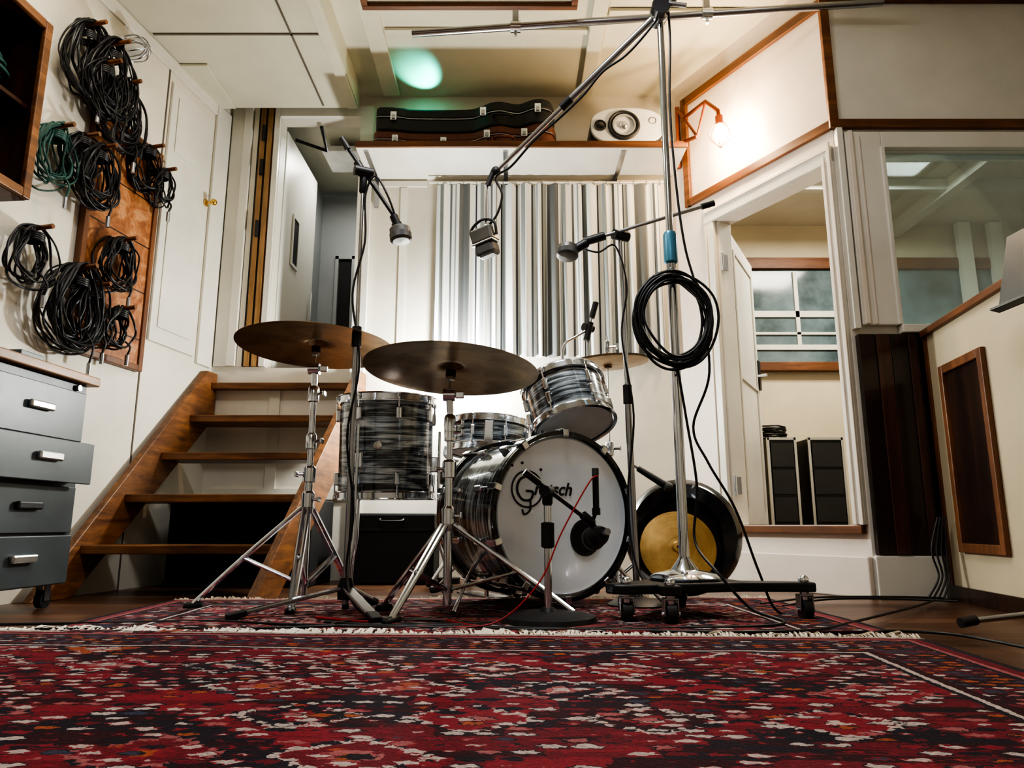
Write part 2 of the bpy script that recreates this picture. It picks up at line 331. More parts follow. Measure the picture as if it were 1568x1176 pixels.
box('window_slot',(-1.434,4.42,1.97),(-1.430,4.52,2.28),DARK,r); cyl('pull_bar',(-1.41,4.83,1.7),(-1.41,4.83,1.9),.008,CHROME,r)
tube('door_closer_arm',[(-1.40,4.25,2.74),(-1.22,4.35,2.72),(-1.20,4.13,2.76)],.012,BLACK,r,smooth=0)
# control room
rp=[(1.08,4.08),(1.60,3.195),(4.2,3.195),(4.2,5.4),(1.08,5.4)]
extr('floor_control_room',rp,.18,.28,FLOORM); extr('ceiling_control_room',rp,2.65,2.75,WALL)
boxes('wall_control_room',[((.98,4.2,0),(1.08,5.5,2.9)),((1.08,5.4,0),(4.3,5.5,2.9)),((4.2,3.195,0),(4.3,5.4,2.9))],CREAM)
r=E('window_3')
boxes('frame',[((1.75,5.34,2.27),(3.95,5.399,2.36)),((1.75,5.33,1.45),(3.95,5.399,1.52)),((1.75,5.36,1.52),(1.81,5.399,2.27)),((2.85,5.36,1.52),(2.91,5.399,2.27)),((3.89,5.36,1.52),(3.95,5.399,2.27))],TRIMX,r,None,.004)
bq=plain('reflection_tinted_glass',(.16,.22,.24),.06,0,.7,3); box('pane',(1.81,5.375,1.52),(3.89,5.39,2.27),bq,r)  # bluish grey reflections are put into the pane colour
boxes('blind_rails',[((1.83,5.36,1.62),(2.84,5.374,1.66)),((1.83,5.36,1.74),(2.84,5.374,1.76)),((1.83,5.36,1.88),(2.84,5.374,1.93)),((2.2,5.36,1.66),(2.23,5.374,2.25))],WALLW,r)
boxes('trim_control_room_beams',[((3.0,3.25,2.55),(3.08,5.39,2.649)),((1.1,4.6,2.57),(4.19,4.66,2.649)),((3.5,5.3,.3),(3.6,5.35,2.64)),((3.75,5.3,.3),(3.85,5.35,2.64))],WALLW)
for i,(x0,x1) in enumerate([(1.62,1.80),(1.88,2.10)]):
    r=E('amplifier_rack_case')
    box('cabinet',(x0,4.55,.285),(x1,4.95,.84),BLACK,r,None,.006)
    boxes('metal_edges',[((x0-.004,4.543,.285),(x0+.012,4.556,.845)),((x1-.012,4.543,.285),(x1+.004,4.556,.845)),((x0,4.543,.83),(x1,4.556,.846))],ALU,r)
    for k in range(3): box('panel_%d'%k,(x0+.02,4.540,.32+k*.17),(x1-.02,4.552,.47+k*.17),BLACKG,r)
    if i==0:
        for k in range(7): tube('cable_on_top_%d'%k,[(1.71+.09*math.cos(a*.7)+random.uniform(-.01,.01),4.7+.07*math.sin(a*.7),.85+.013*k+random.uniform(0,.008)) for a in range(9)],.006,RUBBER,r,6,5,True)
# ---- trims on diagonal + right front walls
boxes('trim_diagonal_rails',[((.19,-.022,2.77),(LD+.01,-.0005,2.82)),((.19,-.022,2.125),(LD+.01,-.0005,2.17)),((.17,-.022,2.125),(.215,-.0005,2.82))],TRIMX,None,MD,.003)
boxes('trim_right_front_rails',[((-.02,-.025,2.125),(1.68,-.0005,2.17)),((-.02,-.025,2.80),(1.68,-.0005,2.84)),((-.02,-.025,2.17),(.022,-.0005,2.80))],TRIMX,None,MF,.003)
box('baseboard_diagonal',(.30,-.03,0),(LD,-.0005,.17),PINKW,None,MD,.006)
box('baseboard_right_front',(.0,-.03,0),(.28,-.0005,.175),WALLW,None,MF,.006)
r=E('trim_control_room_door_casing')
boxes('casing',[((.318,-.025,.30),(.386,-.0005,2.04)),((1.092,-.025,.30),(1.150,-.0005,2.04)),((.318,-.028,1.962),(1.150,-.0005,2.045)),((.386,.0,.30),(.400,.099,1.962)),((1.078,.0,.30),(1.090,.099,1.962)),((.30,-.012,.30),(.318,-.0005,2.07))],WALLW,r,MD,.004)
boxes('casing_moulding',[((1.108,-.033,.30),(1.116,-.0255,2.0)),((1.134,-.036,.30),(1.150,-.0255,2.06)),((.330,-.033,.30),(.338,-.0255,1.95)),((.33,-.035,2.02),(1.14,-.0285,2.03))],PINKW,r,MD,.002)
box('sill',(.34,-.035,.262),(1.14,-.0005,.298),TRIMX,r,MD,.004)
for z in (.50,1.72):
    M=MD@Matrix.Translation((.405,.03,z)); box('hinge_plate_%d'%int(z*100),(0,-.02,-.045),(.006,.02,.045),DCHROME,r,M); lathe('hinge_barrel_%d'%int(z*100),[(1e-5,-.05),(.008,-.05),(.008,.05),(1e-5,.05)],CHROME,r,M@Matrix.Translation((.006,-.022,0)),12)
r=E('door_2'); ML2,l2=wallM((1.205,3.83),(1.52,4.40))
box('leaf',(0,-.02,.30),(.67,.02,1.94),WALLW,r,ML2,.004); boxes('leaf_mouldings',[((.08,-.028,.4),(.10,-.021,1.85)),((.57,-.028,.4),(.59,-.021,1.85)),((.10,-.028,1.83),(.57,-.021,1.85)),((.10,-.028,1.1),(.57,-.021,1.12))],WALLW,r,ML2)
box('lock',(.60,-.035,1.12),(.66,-.021,1.30),BLACK,r,ML2); cyl('handle',(1.50,4.36,1.2),(1.56,4.30,1.2),.01,CHROME,r)
# window in right front wall
r=E('window_1')
boxes('frame',[((.04,-.03,1.167),(.206,-.0005,2.10)),((.206,-.03,2.02),(1.52,-.0005,2.10)),((.206,-.045,1.13),(1.52,-.0005,1.167)),((.195,-.04,1.167),(.215,.05,2.02)),((1.44,-.03,1.167),(1.52,-.0005,2.10))],WALLW,r,MF,.004)
boxes('frame_moulding',[((.095,-.036,1.17),(.105,-.0305,2.08)),((.05,-.042,1.17),(.07,-.0305,2.10))],PINKW,r,MF,.002)
box('glass',(.215,.03,1.167),(1.44,.036,2.02),GLASS,r,MF)
box('trim_corner_board',(.002,-.035,1.15),(.030,-.0005,2.12),WALLW,None,MF,.003)
r=E('dark_wood_panelling')
for i,(x0,x1,m_) in enumerate([(.012,.085,DARKW),(.087,.150,DARKR),(.152,.225,DARKW),(.227,.262,DARKR),(.264,.36,DARKW)]): box('plank_%d'%i,(x0,-.032-.003*(i%2),.18),(x1,-.0005,1.125),m_,r,MF,.003)
# low partition at the right
MP,LP=wallM((1.80,3.04),(1.525,1.2)); 
r=E('wall_low_partition'); box('body',(0,0,0),(LP,.10,1.10),PARTP,r,MP)
boxes('cap',[((-.0,-.02,1.10),(LP,.12,1.13))],TRIMX,r,MP,.004); box('skirting',(0,-.012,0),(LP,-.0005,.06),DARKW,r,MP)
boxes('inset_frame',[((.14,-.02,.195),(.175,-.0005,.94)),((.465,-.02,.195),(.50,-.0005,.94)),((.175,-.02,.905),(.465,-.0005,.94)),((.175,-.02,.195),(.465,-.0005,.23))],TRIMZ,r,MP,.003)
box('inset_panel',(.175,-.006,.23),(.465,-.0005,.905),DARKW,r,MP); box('end_stile',(0,-.008,.06),(.025,-.0005,1.10),TRIMZ,r,MP)
# music stand at the right, mostly out of view
r=E('music_stand'); Mt_=axisM((1.555,2.07,1.075),(-.96,-.05,.24),(0,0,1))
box('tray',(-.09,-.13,-.003),(.09,.13,.003),GREYD,r,Mt_,.002); box('tray_lip',(-.09,-.13,.003),(.09,-.122,.03),GREYD,r,Mt_,.002); cyl('pole',(1.575,2.07,.10),(1.575,2.07,1.04),.009,BLACK,r)
for k,a in enumerate((200,280,80)): cyl('leg_%d'%k,(1.575,2.07,.14),(1.575+.05*math.cos(rad(a)),2.07+.20*math.sin(rad(a)),.012),.007,BLACK,r)
# ================================================================ STAIRS
r=E('wooden_staircase')
ys=[3.14,3.39,3.63,3.85,4.03]; zs=[.215,.441,.661,.885,1.10]
def xl(Y): return -1.86+.135*(Y-3.14)
for i,(y,z) in enumerate(zip(ys,zs)):
    d=.23 if i<4 else .06; x0=xl(y)+.02; x1=x0+.83
    box('tread_%d'%(i+1),(x0,y,z-.038),(x1,y+d,z),STAIR,r,None,.004)
def stringer(nm,off):
    pts=[(2.90,0),(3.12,0),(4.09,.90),(4.09,1.16),(3.99,1.16)]; V=[]
    for Y,z in pts: V.append((xl(Y)+off,Y,z))
    for Y,z in pts: V.append((xl(Y)+off+.035,Y,z))
    n=len(pts); F=[tuple(range(n)),tuple(range(n,2*n))[::-1]]+[(i,n+i,n+(i+1)%n,(i+1)%n) for i in range(n)]
    bev(mk(nm,V,F,STAIRS,r,None,False),.003)
stringer('stringer_left',-.015); stringer('stringer_right',.85)
boxes('trim_under_stairs_battens',[((-1.40,4.085,.5),(-1.34,4.0995,1.1)),((-1.70,4.085,.44),(-.9,4.0995,.50)),((-.92,4.08,0),(-.86,4.0995,1.1))],WALL)
r=E('dark_cavity_box'); box('body',(-1.70,3.62,.0),(-.99,4.05,.43),DARK,r,None,.01); boxes('edge_strips',[((-1.705,3.612,.40),(-.985,3.62,.435)),((-1.705,3.612,0),(-.985,3.62,.03))],BLACK,r)  # black box stands in for the dark cavity under the stairs, latches made up
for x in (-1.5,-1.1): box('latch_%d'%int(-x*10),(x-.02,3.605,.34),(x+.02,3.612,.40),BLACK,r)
r=E('added_dark_case'); box('body',(-.84,3.78,0),(-.40,4.07,.36),DARK,r,None,.012); box('lid_strip',(-.845,3.772,.27),(-.395,3.779,.285),BLACK,r); tube('handle',[(-.68,3.775,.33),(-.67,3.75,.32),(-.57,3.75,.32),(-.56,3.775,.33)],.006,BLACK,r)  # added case, darkens the bright wall between stairs and drums
# ================================================================ SHELF + things
r=E('wall_shelf'); box('board',(-.88,3.70,2.385),(.985,4.098,2.408),WALLW,r); box('front_lip',(-.88,3.685,2.375),(.985,3.699,2.412),TRIMX,r,None,.003)
for x in (-.84,-.05,.62): boxes('bracket_%d'%int(x*100+100),[((x,3.74,2.375),(x+.025,4.098,2.384)),((x,4.08,2.20),(x+.025,4.098,2.375))],DCHROME,r)
def guitar_outline(L,flip=1):
    half=[(0,.075),(.06,.095),(.15,.085),(.22,.070),(.52,.070),(.60,.10),(.66,.140),(.72,.150),(.78,.130),(.83,.128),(.90,.170),(.96,.172),(1.01,.13),(1.03,.0)]
    k=L/1.03; up=[(x*k,y) for x,y in half]; dn=[(x*k,-y) for x,y in half[-2::-1]]
    c=catmull([(x,y,0) for x,y in up+dn],4,True); return [(p.x,p.y) for p in c]
def gcase(name,x,z,h,m_,L,xs=(.12,.38,.62,.82)):
    r=E(name); M=Matrix.Translation((x,3.885,z))
    P=guitar_outline(L)[::-1]
    extr('lower_shell',P,0,h*.55,m_,r,M,.01); extr('lid',[(p[0],p[1]*1.0) for p in P],h*.56,h,m_,r,M,.014)
    band=[(0.5*L+(px-.5*L)*1.004,py*1.02) for px,py in P]; extr('metal_valance',band,h*.545,h*.568,DCHROME,r,M)
    for i,t in enumerate(xs):
        X=t*L; yy=min(py for px,py in P if abs(px-X)<.05)
        box('latch_%d'%i,(X-.018,yy-.012,h*.38),(X+.018,yy+.009,h*.74),CHROME,r,M,.003)
        box('latch_tab_%d'%i,(X-.010,yy-.018,h*.42),(X+.010,yy-.0125,h*.60),DCHROME,r,M,.002)
    yy=min(py for px,py in P if abs(px-.72*L)<.03)
    tube('handle',[(.66*L,yy,h*.35),(.67*L,yy-.03,h*.3),(.75*L,yy-.03,h*.3),(.76*L,yy,h*.35)],.008,m_,r,8,6,False,M)
    return r
gcase('brown_guitar_case',-.80,2.409,.13,CASEBR,1.06); gcase('black_guitar_case',-.79,2.541,.15,CASEB,1.04,(.10,.60,.90))
r=E('bookshelf_loudspeaker')
def oval(w,h,n=28,p=2.6): return [(w*math.copysign(abs(math.cos(t))**(2/p),math.cos(t)),h*math.copysign(abs(math.sin(t))**(2/p),math.sin(t))) for t in [2*math.pi*i/n for i in range(n)]]
Ms=axisM((.655,3.74,2.525),(0,-1,0)); extr('cabinet',oval(.208,.114,48,3.0),-.20,0,BLACK,r,Ms,.006); extr('front_baffle',oval(.208,.114,48,2.6),.001,.02,SPKW,r,Ms,.006)
lathe('woofer_surround',[(.090,.02),(.092,.026),(.082,.032),(.072,.024),(.03,.010),(1e-4,.006)],CONE,r,Ms@Matrix.Translation((-.02,0,0)),40)
lathe('woofer_ring',[(.068,.024),(.066,.032),(.058,.032),(.056,.022)],ALU,r,Ms@Matrix.Translation((-.02,0,0)),40); sphere('dust_cap',Ms@Vector((-.02,0,.012)),.026,ALU,r)
lathe('tweeter',[(.034,.0205),(.034,.026),(.022,.024),(.010,.030),(1e-4,.031)],BLACKG,r,Ms@Matrix.Translation((-.155,.0,0)),30)
lathe('port',[(.020,.0205),(.020,.024),(.016,.010),(1e-4,-.0)],BLACKG,r,Ms@Matrix.Translation((.145,.03,0)),24)
# curtain
r=E('striped_curtain'); V=[];F=[]; nx=340; nz=14; X0,X1,Z0,Z1=-.46,.90,1.25,2.325
for j in range(nz+1):
    for i in range(nx+1):
        u=i/nx; w=j/nz; x=X0+(X1-X0)*u; amp=.010+.014*(1-w)
        V.append((x+.008*math.sin(u*61+w*1.3),4.035+amp*math.sin(u*2*math.pi*17+.8*math.sin(u*9)+.3*w)+.006*math.sin(u*90),Z0+(Z1-Z0)*w+.006*math.sin(u*2*math.pi*17)*(1-w)))
for j in range(nz):
    for i in range(nx): a=j*(nx+1)+i; F.append((a,a+1,a+nx+2,a+nx+1))
mk('cloth',V,F,CURT,r,None,True,80)
cyl('rod',(-.50,4.035,2.335),(.93,4.035,2.335),.007,WALLW,r)
for k in range(18): 
    x=-.45+k*.079; tube('ring_%d'%k,[(x,4.035+.014*math.cos(a),2.332+.014*math.sin(a)) for a in [i*math.pi/4 for i in range(8)]],.002,DCHROME,r,5,3,True)
box('trim_back_wall_batten',(-.68,4.09,1.25),(-.64,4.0995,2.33),WALLW); box('trim_back_wall_rail',(-.855,4.085,2.335),(-.52,4.0995,2.37),WALLW)
# ceiling pipe
r=E('ceiling_conduit_pipe'); cyl('pipe',(-.50,3.20,2.72),(1.75,2.98,2.72),.018,DCHROME,r)
for i,t in enumerate((.23,.64)):
    q=Vector((-.50,3.20,2.72)).lerp(Vector((1.75,2.98,2.72)),t); cyl('clamp_%d'%i,q-Vector((.025,0,0)),q+Vector((.025,0,0)),.028,CHROME,r); box('drop_%d'%i,q+Vector((-.015,-.01,.02)),q+Vector((.015,.01,.225)),DCHROME,r); cyl('bolt_%d'%i,q-Vector((0,0,.05)),q,.008,CHROME,r)
r=E('ceiling_acoustic_panel'); box('fabric',(-.68,2.1,2.72),(.28,2.98,2.76),TANF,r); boxes('frame',[((-.71,2.07,2.70),(.31,2.10,2.78)),((-.71,2.98,2.70),(.31,3.01,2.78)),((-.71,2.10,2.70),(-.68,2.98,2.78)),((.28,2.10,2.70),(.31,2.98,2.78))],TRIMX,r,None,.003)
for x,y in ((-.6,2.2),(.2,2.2),(-.6,2.9),(.2,2.9)): cyl('hanger_%d_%d'%(x*10,y*10),(x,y,2.76),(x,y,2.949),.003,DCHROME,r,seg=8)
# ================================================================ LEFT: cabinet + wall storage
def lw(Y,z,off=0): # point on left wall, off into the room
    n=Vector((.98665,-.1628,0)); return Vector((-2.43+.165*Y,Y,z))+n*off
r=E('steel_drawer_cabinet'); MC=Matrix.Translation((-1.67,2.78,0))@Matrix.Rotation(rad(-3.1),4,'Z')
box('carcass',(-.275,-.80,.085),(-.004,0,.835),GREYM,r,MC,.004); box('wooden_top',(-.28,-.83,.836),(.03,.03,.872),wood('cabinet_top_wood',(.16,.07,.028),(.42,.22,.10),1),r,MC,.005)
zz=[(.612,.80,0),(.450,.602,.055),(.272,.440,0),(.090,.262,.004)]
for i,(a,c,o) in enumerate(zz):
    box('drawer_front_%d'%(i+1),(-.003+o,-.78,a),(.012+o,-.02,c),GREYD,r,MC,.003)
    if o>.03: box('drawer_body_%d'%(i+1),(-.2,-.76,a+.01),(-.004+o,-.04,c-.03),GREYM,r,MC)
    for yc in ((-.27,-.62)):
        zc=(a+c)/2+.01
        boxes('handle_%d_%d'%(i+1,int(-yc*100)),[((.013+o,yc-.06,zc-.014),(.032+o,yc+.06,zc+.014)),],ALU if i!=2 else BLACK,r,MC,.006)
cyl('lock',MC@Vector((.0,-.06,.817)),MC@Vector((.010,-.06,.817)),.012,CHROME,r)
for x,y in ((-.25,-.06),(-.04,-.06),(-.25,-.74),(-.04,-.74)):
    c=MC@Vector((x,y,.034)); cyl('castor_wheel_%d_%d'%(x*100,y*100),c-Vector((.012,0,0)),c+Vector((.012,0,0)),.032,BLACK,r); boxes('castor_fork_%d_%d'%(x*100,y*100),[((x-.018,y-.015,.03),(x-.013,y+.015,.084)),((x+.013,y-.015,.03),(x+.018,y+.015,.084))],DCHROME,r,MC)
r=E('desk_clutter_tray'); box('tray',(-.22,-.30,.873),(-.06,-.10,.90),GREYM,r,MC,.004); box('box_on_tray',(-.20,-.26,.901),(-.09,-.14,.925),GREYD,r,MC,.003)
# wall cabinet (open front) upper-left
r=E('wooden_wall_cabinet'); MW=Matrix.Translation((-1.76,2.42,0))@Matrix.Rotation(rad(-5),4,'Z')
boxes('carcass',[((-.24,-.7,1.45),(0,0,1.47)),((-.24,-.7,2.14),(0,0,2.16)),((-.24,-.02,1.47),(0,0,2.14)),((-.24,-.7,1.47),(0,-.68,2.14)),((-.24,-.68,1.80),(-.02,-.02,1.815))],DARKR,r,MW)
boxes('front_frame',[((.001,-.035,1.45),(.02,0,2.16)),((.001,-.7,1.45),(.02,-.665,2.16)),((.001,-.665,1.45),(.02,-.035,1.485)),((.001,-.665,2.125),(.02,-.035,2.16))],STAIRS,r,MW,.004)
box('back_panel',(-.24,-.68,1.47),(-.23,-.02,2.14),DARKW,r,MW)
for k in range(9): tube('stored_cable_%d'%k,[MW@Vector((-.08+.05*math.sin(a),-.16-.08*math.cos(a)-.02*(k%3),(1.53 if k<5 else 1.87)+.02*(k%5)+random.uniform(0,.01))) for a in [i*.785 for i in range(8)]],.006,random.choice([RUBBER,GREENC,RUBBER]),r,6,4,True)
# peg board
r=E('cable_pegboard'); M0,_=wallM((-2.43+.165*3.00,3.00),(-2.43+.165*3.47,3.47))
box('board',(.03,-.025,1.07),(.446,-.003,2.17),PEGB,r,M0); boxes('frame',[((0,-.035,1.04),(.03,-.002,2.2)),((.446,-.035,1.04),(.476,-.002,2.2)),((.03,-.035,1.04),(.446,-.002,1.07)),((.03,-.035,2.17),(.446,-.002,2.2))],TRIMZ,r,M0,.003)
r=E('bulkhead_wall_light'); p=lw(3.16,2.60); Mj=axisM(p,(.98665,-.1628,0)); lathe('base',[(1e-4,0),(.06,0),(.062,.02),(.05,.025)],SPKW,r,Mj,30); lathe('glass_jar',[(.048,.022),(.050,.05),(.044,.09),(.025,.11),(1e-4,.115)],plain('frosted_glass',(.6,.6,.55),.15),r,Mj,30)
for k in range(4):
    a=k*math.pi/4; d=Vector((math.cos(a),math.sin(a),0)); tube('guard_wire_%d'%k,[Mj@(d*.058+Vector((0,0,.02))),Mj@(d*.056+Vector((0,0,.09))),Mj@Vector((0,0,.13)),Mj@(-d*.056+Vector((0,0,.09))),Mj@(-d*.058+Vector((0,0,.02)))],.0035,DCHROME,r,6,5)
wd=Vector((.1628,.98665,0)); wn_=Vector((.98665,-.1628,0))
def hang(Y,z,rr,n,mat,off=.06,el=1.25,th=.0048):
    r=E('coiled_cable'); c=lw(Y,z,off)
    top=c+Vector((0,0,rr*el*.93))
    cyl('peg',lw(Y,top.z-.012,.001),lw(Y,top.z-.004,off+.09),.010,TRIMX,r,seg=12)
    V=[];F=[]
    for k in range(n):
        a0=random.uniform(-.12,.12); s=random.uniform(.60,1.10); o=random.uniform(-.045,.05); w_=random.uniform(.65,1.15)
        P=[]
        for i in range(12):
            t=i*math.pi/6+a0
            h=rr*s*w_*math.cos(t)*(1-.25*math.sin(t)); vv=rr*el*math.sin(t)
            if math.sin(t)<0: vv*=s
            P.append(c+wd*(h+random.uniform(-.010,.010))+Vector((0,0,vv-.015*random.random()))+wn_*(o*.8+.012*math.sin(3*t+k)))
        v,f=sweepvf(catmull(P,4,True),th*random.choice([.8,1,1.1]),6,True); q=len(V); V+=v; F+=[tuple(i+q for i in g) for g in f]
    for k in range(4):
        z0=rr*el*.45; P=[c+wd*(.036*math.cos(t))+wn_*(.045*math.sin(t))+Vector((0,0,z0+k*.009)) for t in [i*math.pi/4 for i in range(8)]]
        v,f=sweepvf(catmull(P,3,True),th,6,True); q=len(V); V+=v; F+=[tuple(i+q for i in g) for g in f]
    mk('loops',V,F,mat,r,None,True,60)
    b0=c+wd*(rr*.5)+Vector((0,0,-rr*.6)); tube('tail',[b0,b0+wn_*.05+Vector((0,0,-rr*.5)),b0+wn_*.04+Vector((0,0,-rr*1.0))],th,mat,r,6)
    cyl('plug',b0+wn_*.04+Vector((0,0,-rr*1.0)),b0+wn_*.04+Vector((0,0,-rr*1.0-.05)),.009,DCHROME if random.random()<.4 else BLACK,r,seg=12)
for a in [(2.86,2.34,.145,15,RUBBER),(2.99,2.33,.15,16,RUBBER,.08),(3.11,2.22,.14,15,RUBBER,.06),(2.94,2.24,.11,9,RUBBER,.09),(2.76,1.82,.11,10,GREENC),(2.98,1.84,.115,16,RUBBER,.08),(2.90,1.88,.09,8,RUBBER),(3.30,2.05,.09,10,RUBBER,.07),(3.42,2.00,.08,9,RUBBER,.06),(2.72,1.36,.10,9,RUBBER),(2.95,1.22,.150,20,RUBBER,.08),(3.05,1.22,.11,10,RUBBER,.07),(3.18,1.50,.10,13,RUBBER,.07),(3.22,1.20,.08,8,RUBBER,.07)]: hang(*a)
# ================================================================ RUGS
def rug(name,origin,rotz,W,L,mat,th=.012,seed=0,fr=.045):
    nx=110;ny=90;V=[];F=[]
    for j in range(ny+1):
        for i in range(nx+1):
            x=-W*i/nx; y=-L*j/ny
            z=th+.003*mnoise.noise(Vector((x*2.2,y*2.2,seed)))+.0015*mnoise.noise(Vector((x*9,y*9,seed)))
            if i in (0,nx) or j in (0,ny): x+=.006*mnoise.noise(Vector((x*5,y*5,9))); y+=.008*mnoise.noise(Vector((x*4,y*4,3)))
            V.append((x,y,z))
    for j in range(ny):
        for i in range(nx): a=j*(nx+1)+i; F.append((a,a+nx+1,a+nx+2,a+1))
    r=E(name); M=Matrix.Translation(origin)@Matrix.Rotation(rad(rotz),4,'Z')
    o=mk('weave',V,F,mat,r,M,True,80); s=o.modifiers.new('thick','SOLIDIFY'); s.thickness=.008; s.offset=-1
    V=[];F=[]
    def strand(x,y,dx,dy,l,hz):
        w=.0032; px,py=-dy*w,dx*w; k=len(V); b1=random.uniform(-.7,.7)
        mx,my=x+dx*l*.5-dy*b1*l*.3,y+dy*l*.5+dx*b1*l*.3; ex,ey=x+dx*l-dy*b1*l,y+dy*l+dx*b1*l
        V.extend([(x-px,y-py,th),(x+px,y+py,th+.003),(mx-px,my-py,hz),(mx+px,my+py,hz+.003),(ex-px*.6,ey-py*.6,hz*.4+.003),(ex+px*.6,ey+py*.6,hz*.4+.005)]); F.extend([(k,k+1,k+3,k+2),(k+2,k+3,k+5,k+4)])
    for i in range(int(W/.0024)):
        x=-i*.0024-random.random()*.003; g=.5+.5*mnoise.noise(Vector((x*6,0,seed)))+.4*mnoise.noise(Vector((x*28,0,seed)))
        strand(x,-.002,0,1,fr*random.uniform(.5,1.2)*(.5+g),.014+.022*max(0,g)*random.random())
    mk('fringe',V,F,FRINGE,r,M,False)
    tube('selvedge',[(.003,-L*i/30,th-.002+.001*math.sin(i)) for i in range(31)],.007,FRINGE,r,6,2,False,M)
rug('persian_rug',(1.03,1.90,0),-3.2,2.7,2.9,RUG1,.013,1,.075)
rug('persian_rug.001',(1.0,2.93,0),1.5,2.3,.90,RUG2,.012,5,.02)
# ================================================================ DRUMS
def drum(name,M,R,dep,nl,center_lug=False,hoop=CHROME,headm=HEADM):
    r=E(name); h=dep/2
    lathe('shell',[(R*.97,-h),(R,-h+.002),(R,h-.002),(R*.97,h)],SHELL,r,M,64)
    for s,nm in ((1,'batter'),(-1,'resonant')):
        lathe(nm+'_head',[(R-.004,s*(h+.006)),(R*.6,s*(h+.007)),(1e-4,s*(h+.007))],headm,r,M,64)
        zc=s*(h-.004)
        lathe(nm+'_hoop',[(R+.003,zc-.016),(R+.017,zc-.016),(R+.017,zc-.011),(R+.009,zc-.008),(R+.009,zc+.011),(R+.013,zc+.013),(R+.011,zc+.017),(R+.002,zc+.017),(R+.003,zc-.016)],hoop,r,M,64)
    for i in range(nl):
        a=2*math.pi*(i+.5)/nl; Ma=M@Matrix.Rotation(a,4,'Z')
        for s in (1,-1):
            zz=0 if center_lug else s*(h-.065)
            if not(center_lug and s<0): box('lug_%d_%d'%(i,s),(R-.002,-.010,zz-.025),(R+.018,.010,zz+.025),CHROME,r,Ma,.006)
            V,F=sweepvf([Vector((R+.014,0,zz)),Vector((R+.014,0,s*(h+.004)))],.0032,8); mk('rod_%d_%d'%(i,s),V,F,CHROME,r,Ma)
            box('key_screw_%d_%d'%(i,s),(R+.009,-.005,s*(h+.001)-.006),(R+.019,.005,s*(h+.001)+.008),CHROME,r,Ma,.002)
    sphere('badge',M@Vector((0,-R-.001,0)),.016,ALU,r,(1,.15,1))
    return r
Mt=Matrix.Translation((-.487,2.78,.590))@Matrix.Rotation(rad(2),4,'X'); r=drum('floor_tom_drum',Mt,.178,.37,8)
for i,a in enumerate((250,10,130)):
    d=Vector((math.cos(rad(a)),math.sin(rad(a)),0)); c=Vector((-.487,2.78,0))
    box('leg_bracket_%d'%i,(-.018,-.012,-.03),(.018,.022,.03),CHROME,r,axisM(c+d*.19+Vector((0,0,.53)),(0,0,1))@Matrix.Rotation(rad(a+90),4,'Z'),.005)
    tube('leg_%d'%i,[c+d*.205+Vector((0,0,.66)),c+d*.205+Vector((0,0,.30)),c+d*.215+Vector((0,0,.22)),c+d*.235+Vector((0,0,.15)),c+d*.24+Vector((0,0,.03))],.0055,CHROME,r,8,5)
    cyl('foot_%d'%i,c+d*.24+Vector((0,0,.012)),c+d*.24+Vector((0,0,.05)),.014,BLACK,r,.010)
Mr=axisM((.222,2.82,.768),(-.20,.36,.91)); r=drum('rack_tom_drum',Mr,.155,.195,6)
tube('mount_post',[(.10,2.76,.60),(.12,2.78,.68),(.16,2.72,.74)],.011,CHROME,r,10,5); sphere('mount_ball',(.115,2.77,.67),.022,CHROME,r)
Ms_=axisM((-.10,3.24,.685),(.05,.08,1)); r=drum('snare_drum',Ms_,.172,.13,8,True)
box('strainer',(-.02,-.195,-.05),(.02,-.172,.04),CHROME,r,Ms_,.004)
# bass drum
n=Vector((.5,-.866,0)); FC=Vector((.178,2.55,.335)); Mb=axisM(FC-n*.20,n); r=E('bass_drum'); R=.272; h=.20
lathe('shell',[(R*.97,-h),(R,-h+.002),(R,h-.002),(R*.97,h)],SHELL,r,Mb,80)
lathe('front_head',[(R+.002,h+.003),(R-.006,h+.010),(R*.93,h+.007),(1e-4,h+.007)],HEADW,r,Mb,80); lathe('rear_head',[(R+.002,-h-.003),(R*.93,-h-.007),(1e-4,-h-.007)],HEADM,r,Mb,80)
for s,nm in ((1,'front_hoop'),(-1,'rear_hoop')):
    z0=s*(h-.022); z1=s*(h+.022); lathe(nm,[(R+.004,z0),(R+.020,z0),(R+.020,z1),(R+.006,z1),(R+.004,z0)],BLACKG,r,Mb,80)
    lathe(nm+'_inlay',[(R+.0205,s*(h-.008)),(R+.0215,s*(h-.008)),(R+.0215,s*(h+.008)),(R+.0205,s*(h+.008))],SHELL,r,Mb,80)
for i in range(10):
    a=2*math.pi*(i+.5)/10; Ma=Mb@Matrix.Rotation(a,4,'Z')
    for s in (1,-1):
        boxes('claw_%d_%d'%(i,s),[((R+.0,-.012,min(s*(h+.023),s*(h+.030))),(R+.030,.012,max(s*(h+.023),s*(h+.030)))),((R+.022,-.012,min(s*(h+.03),s*(h-.025))),(R+.030,.012,max(s*(h+.03),s*(h-.025))))],CHROME,r,Ma,.003)
        box('lug_%d_%d'%(i,s),(R-.002,-.012,s*.085-.028),(R+.024,.012,s*.085+.028),CHROME,r,Ma,.007)
        V,F=sweepvf([Vector((R+.020,0,s*.09)),Vector((R+.020,0,s*(h+.01)))],.0035,8); mk('rod_%d_%d'%(i,s),V,F,CHROME,r,Ma)
lathe('port_hole_ring',[(.064,h+.0075),(.064,h+.011),(.056,h+.011),(.056,h+.0075)],BLACK,r,Mb@Matrix.Translation((.088,-.078,0)),48); lathe('port_hole',[(.057,h+.0085),(1e-4,h+.0085)],DARK,r,Mb@Matrix.Translation((.088,-.078,0)),48)
Ml=Mb@Matrix.Translation((-.150,.085,h+.0085))
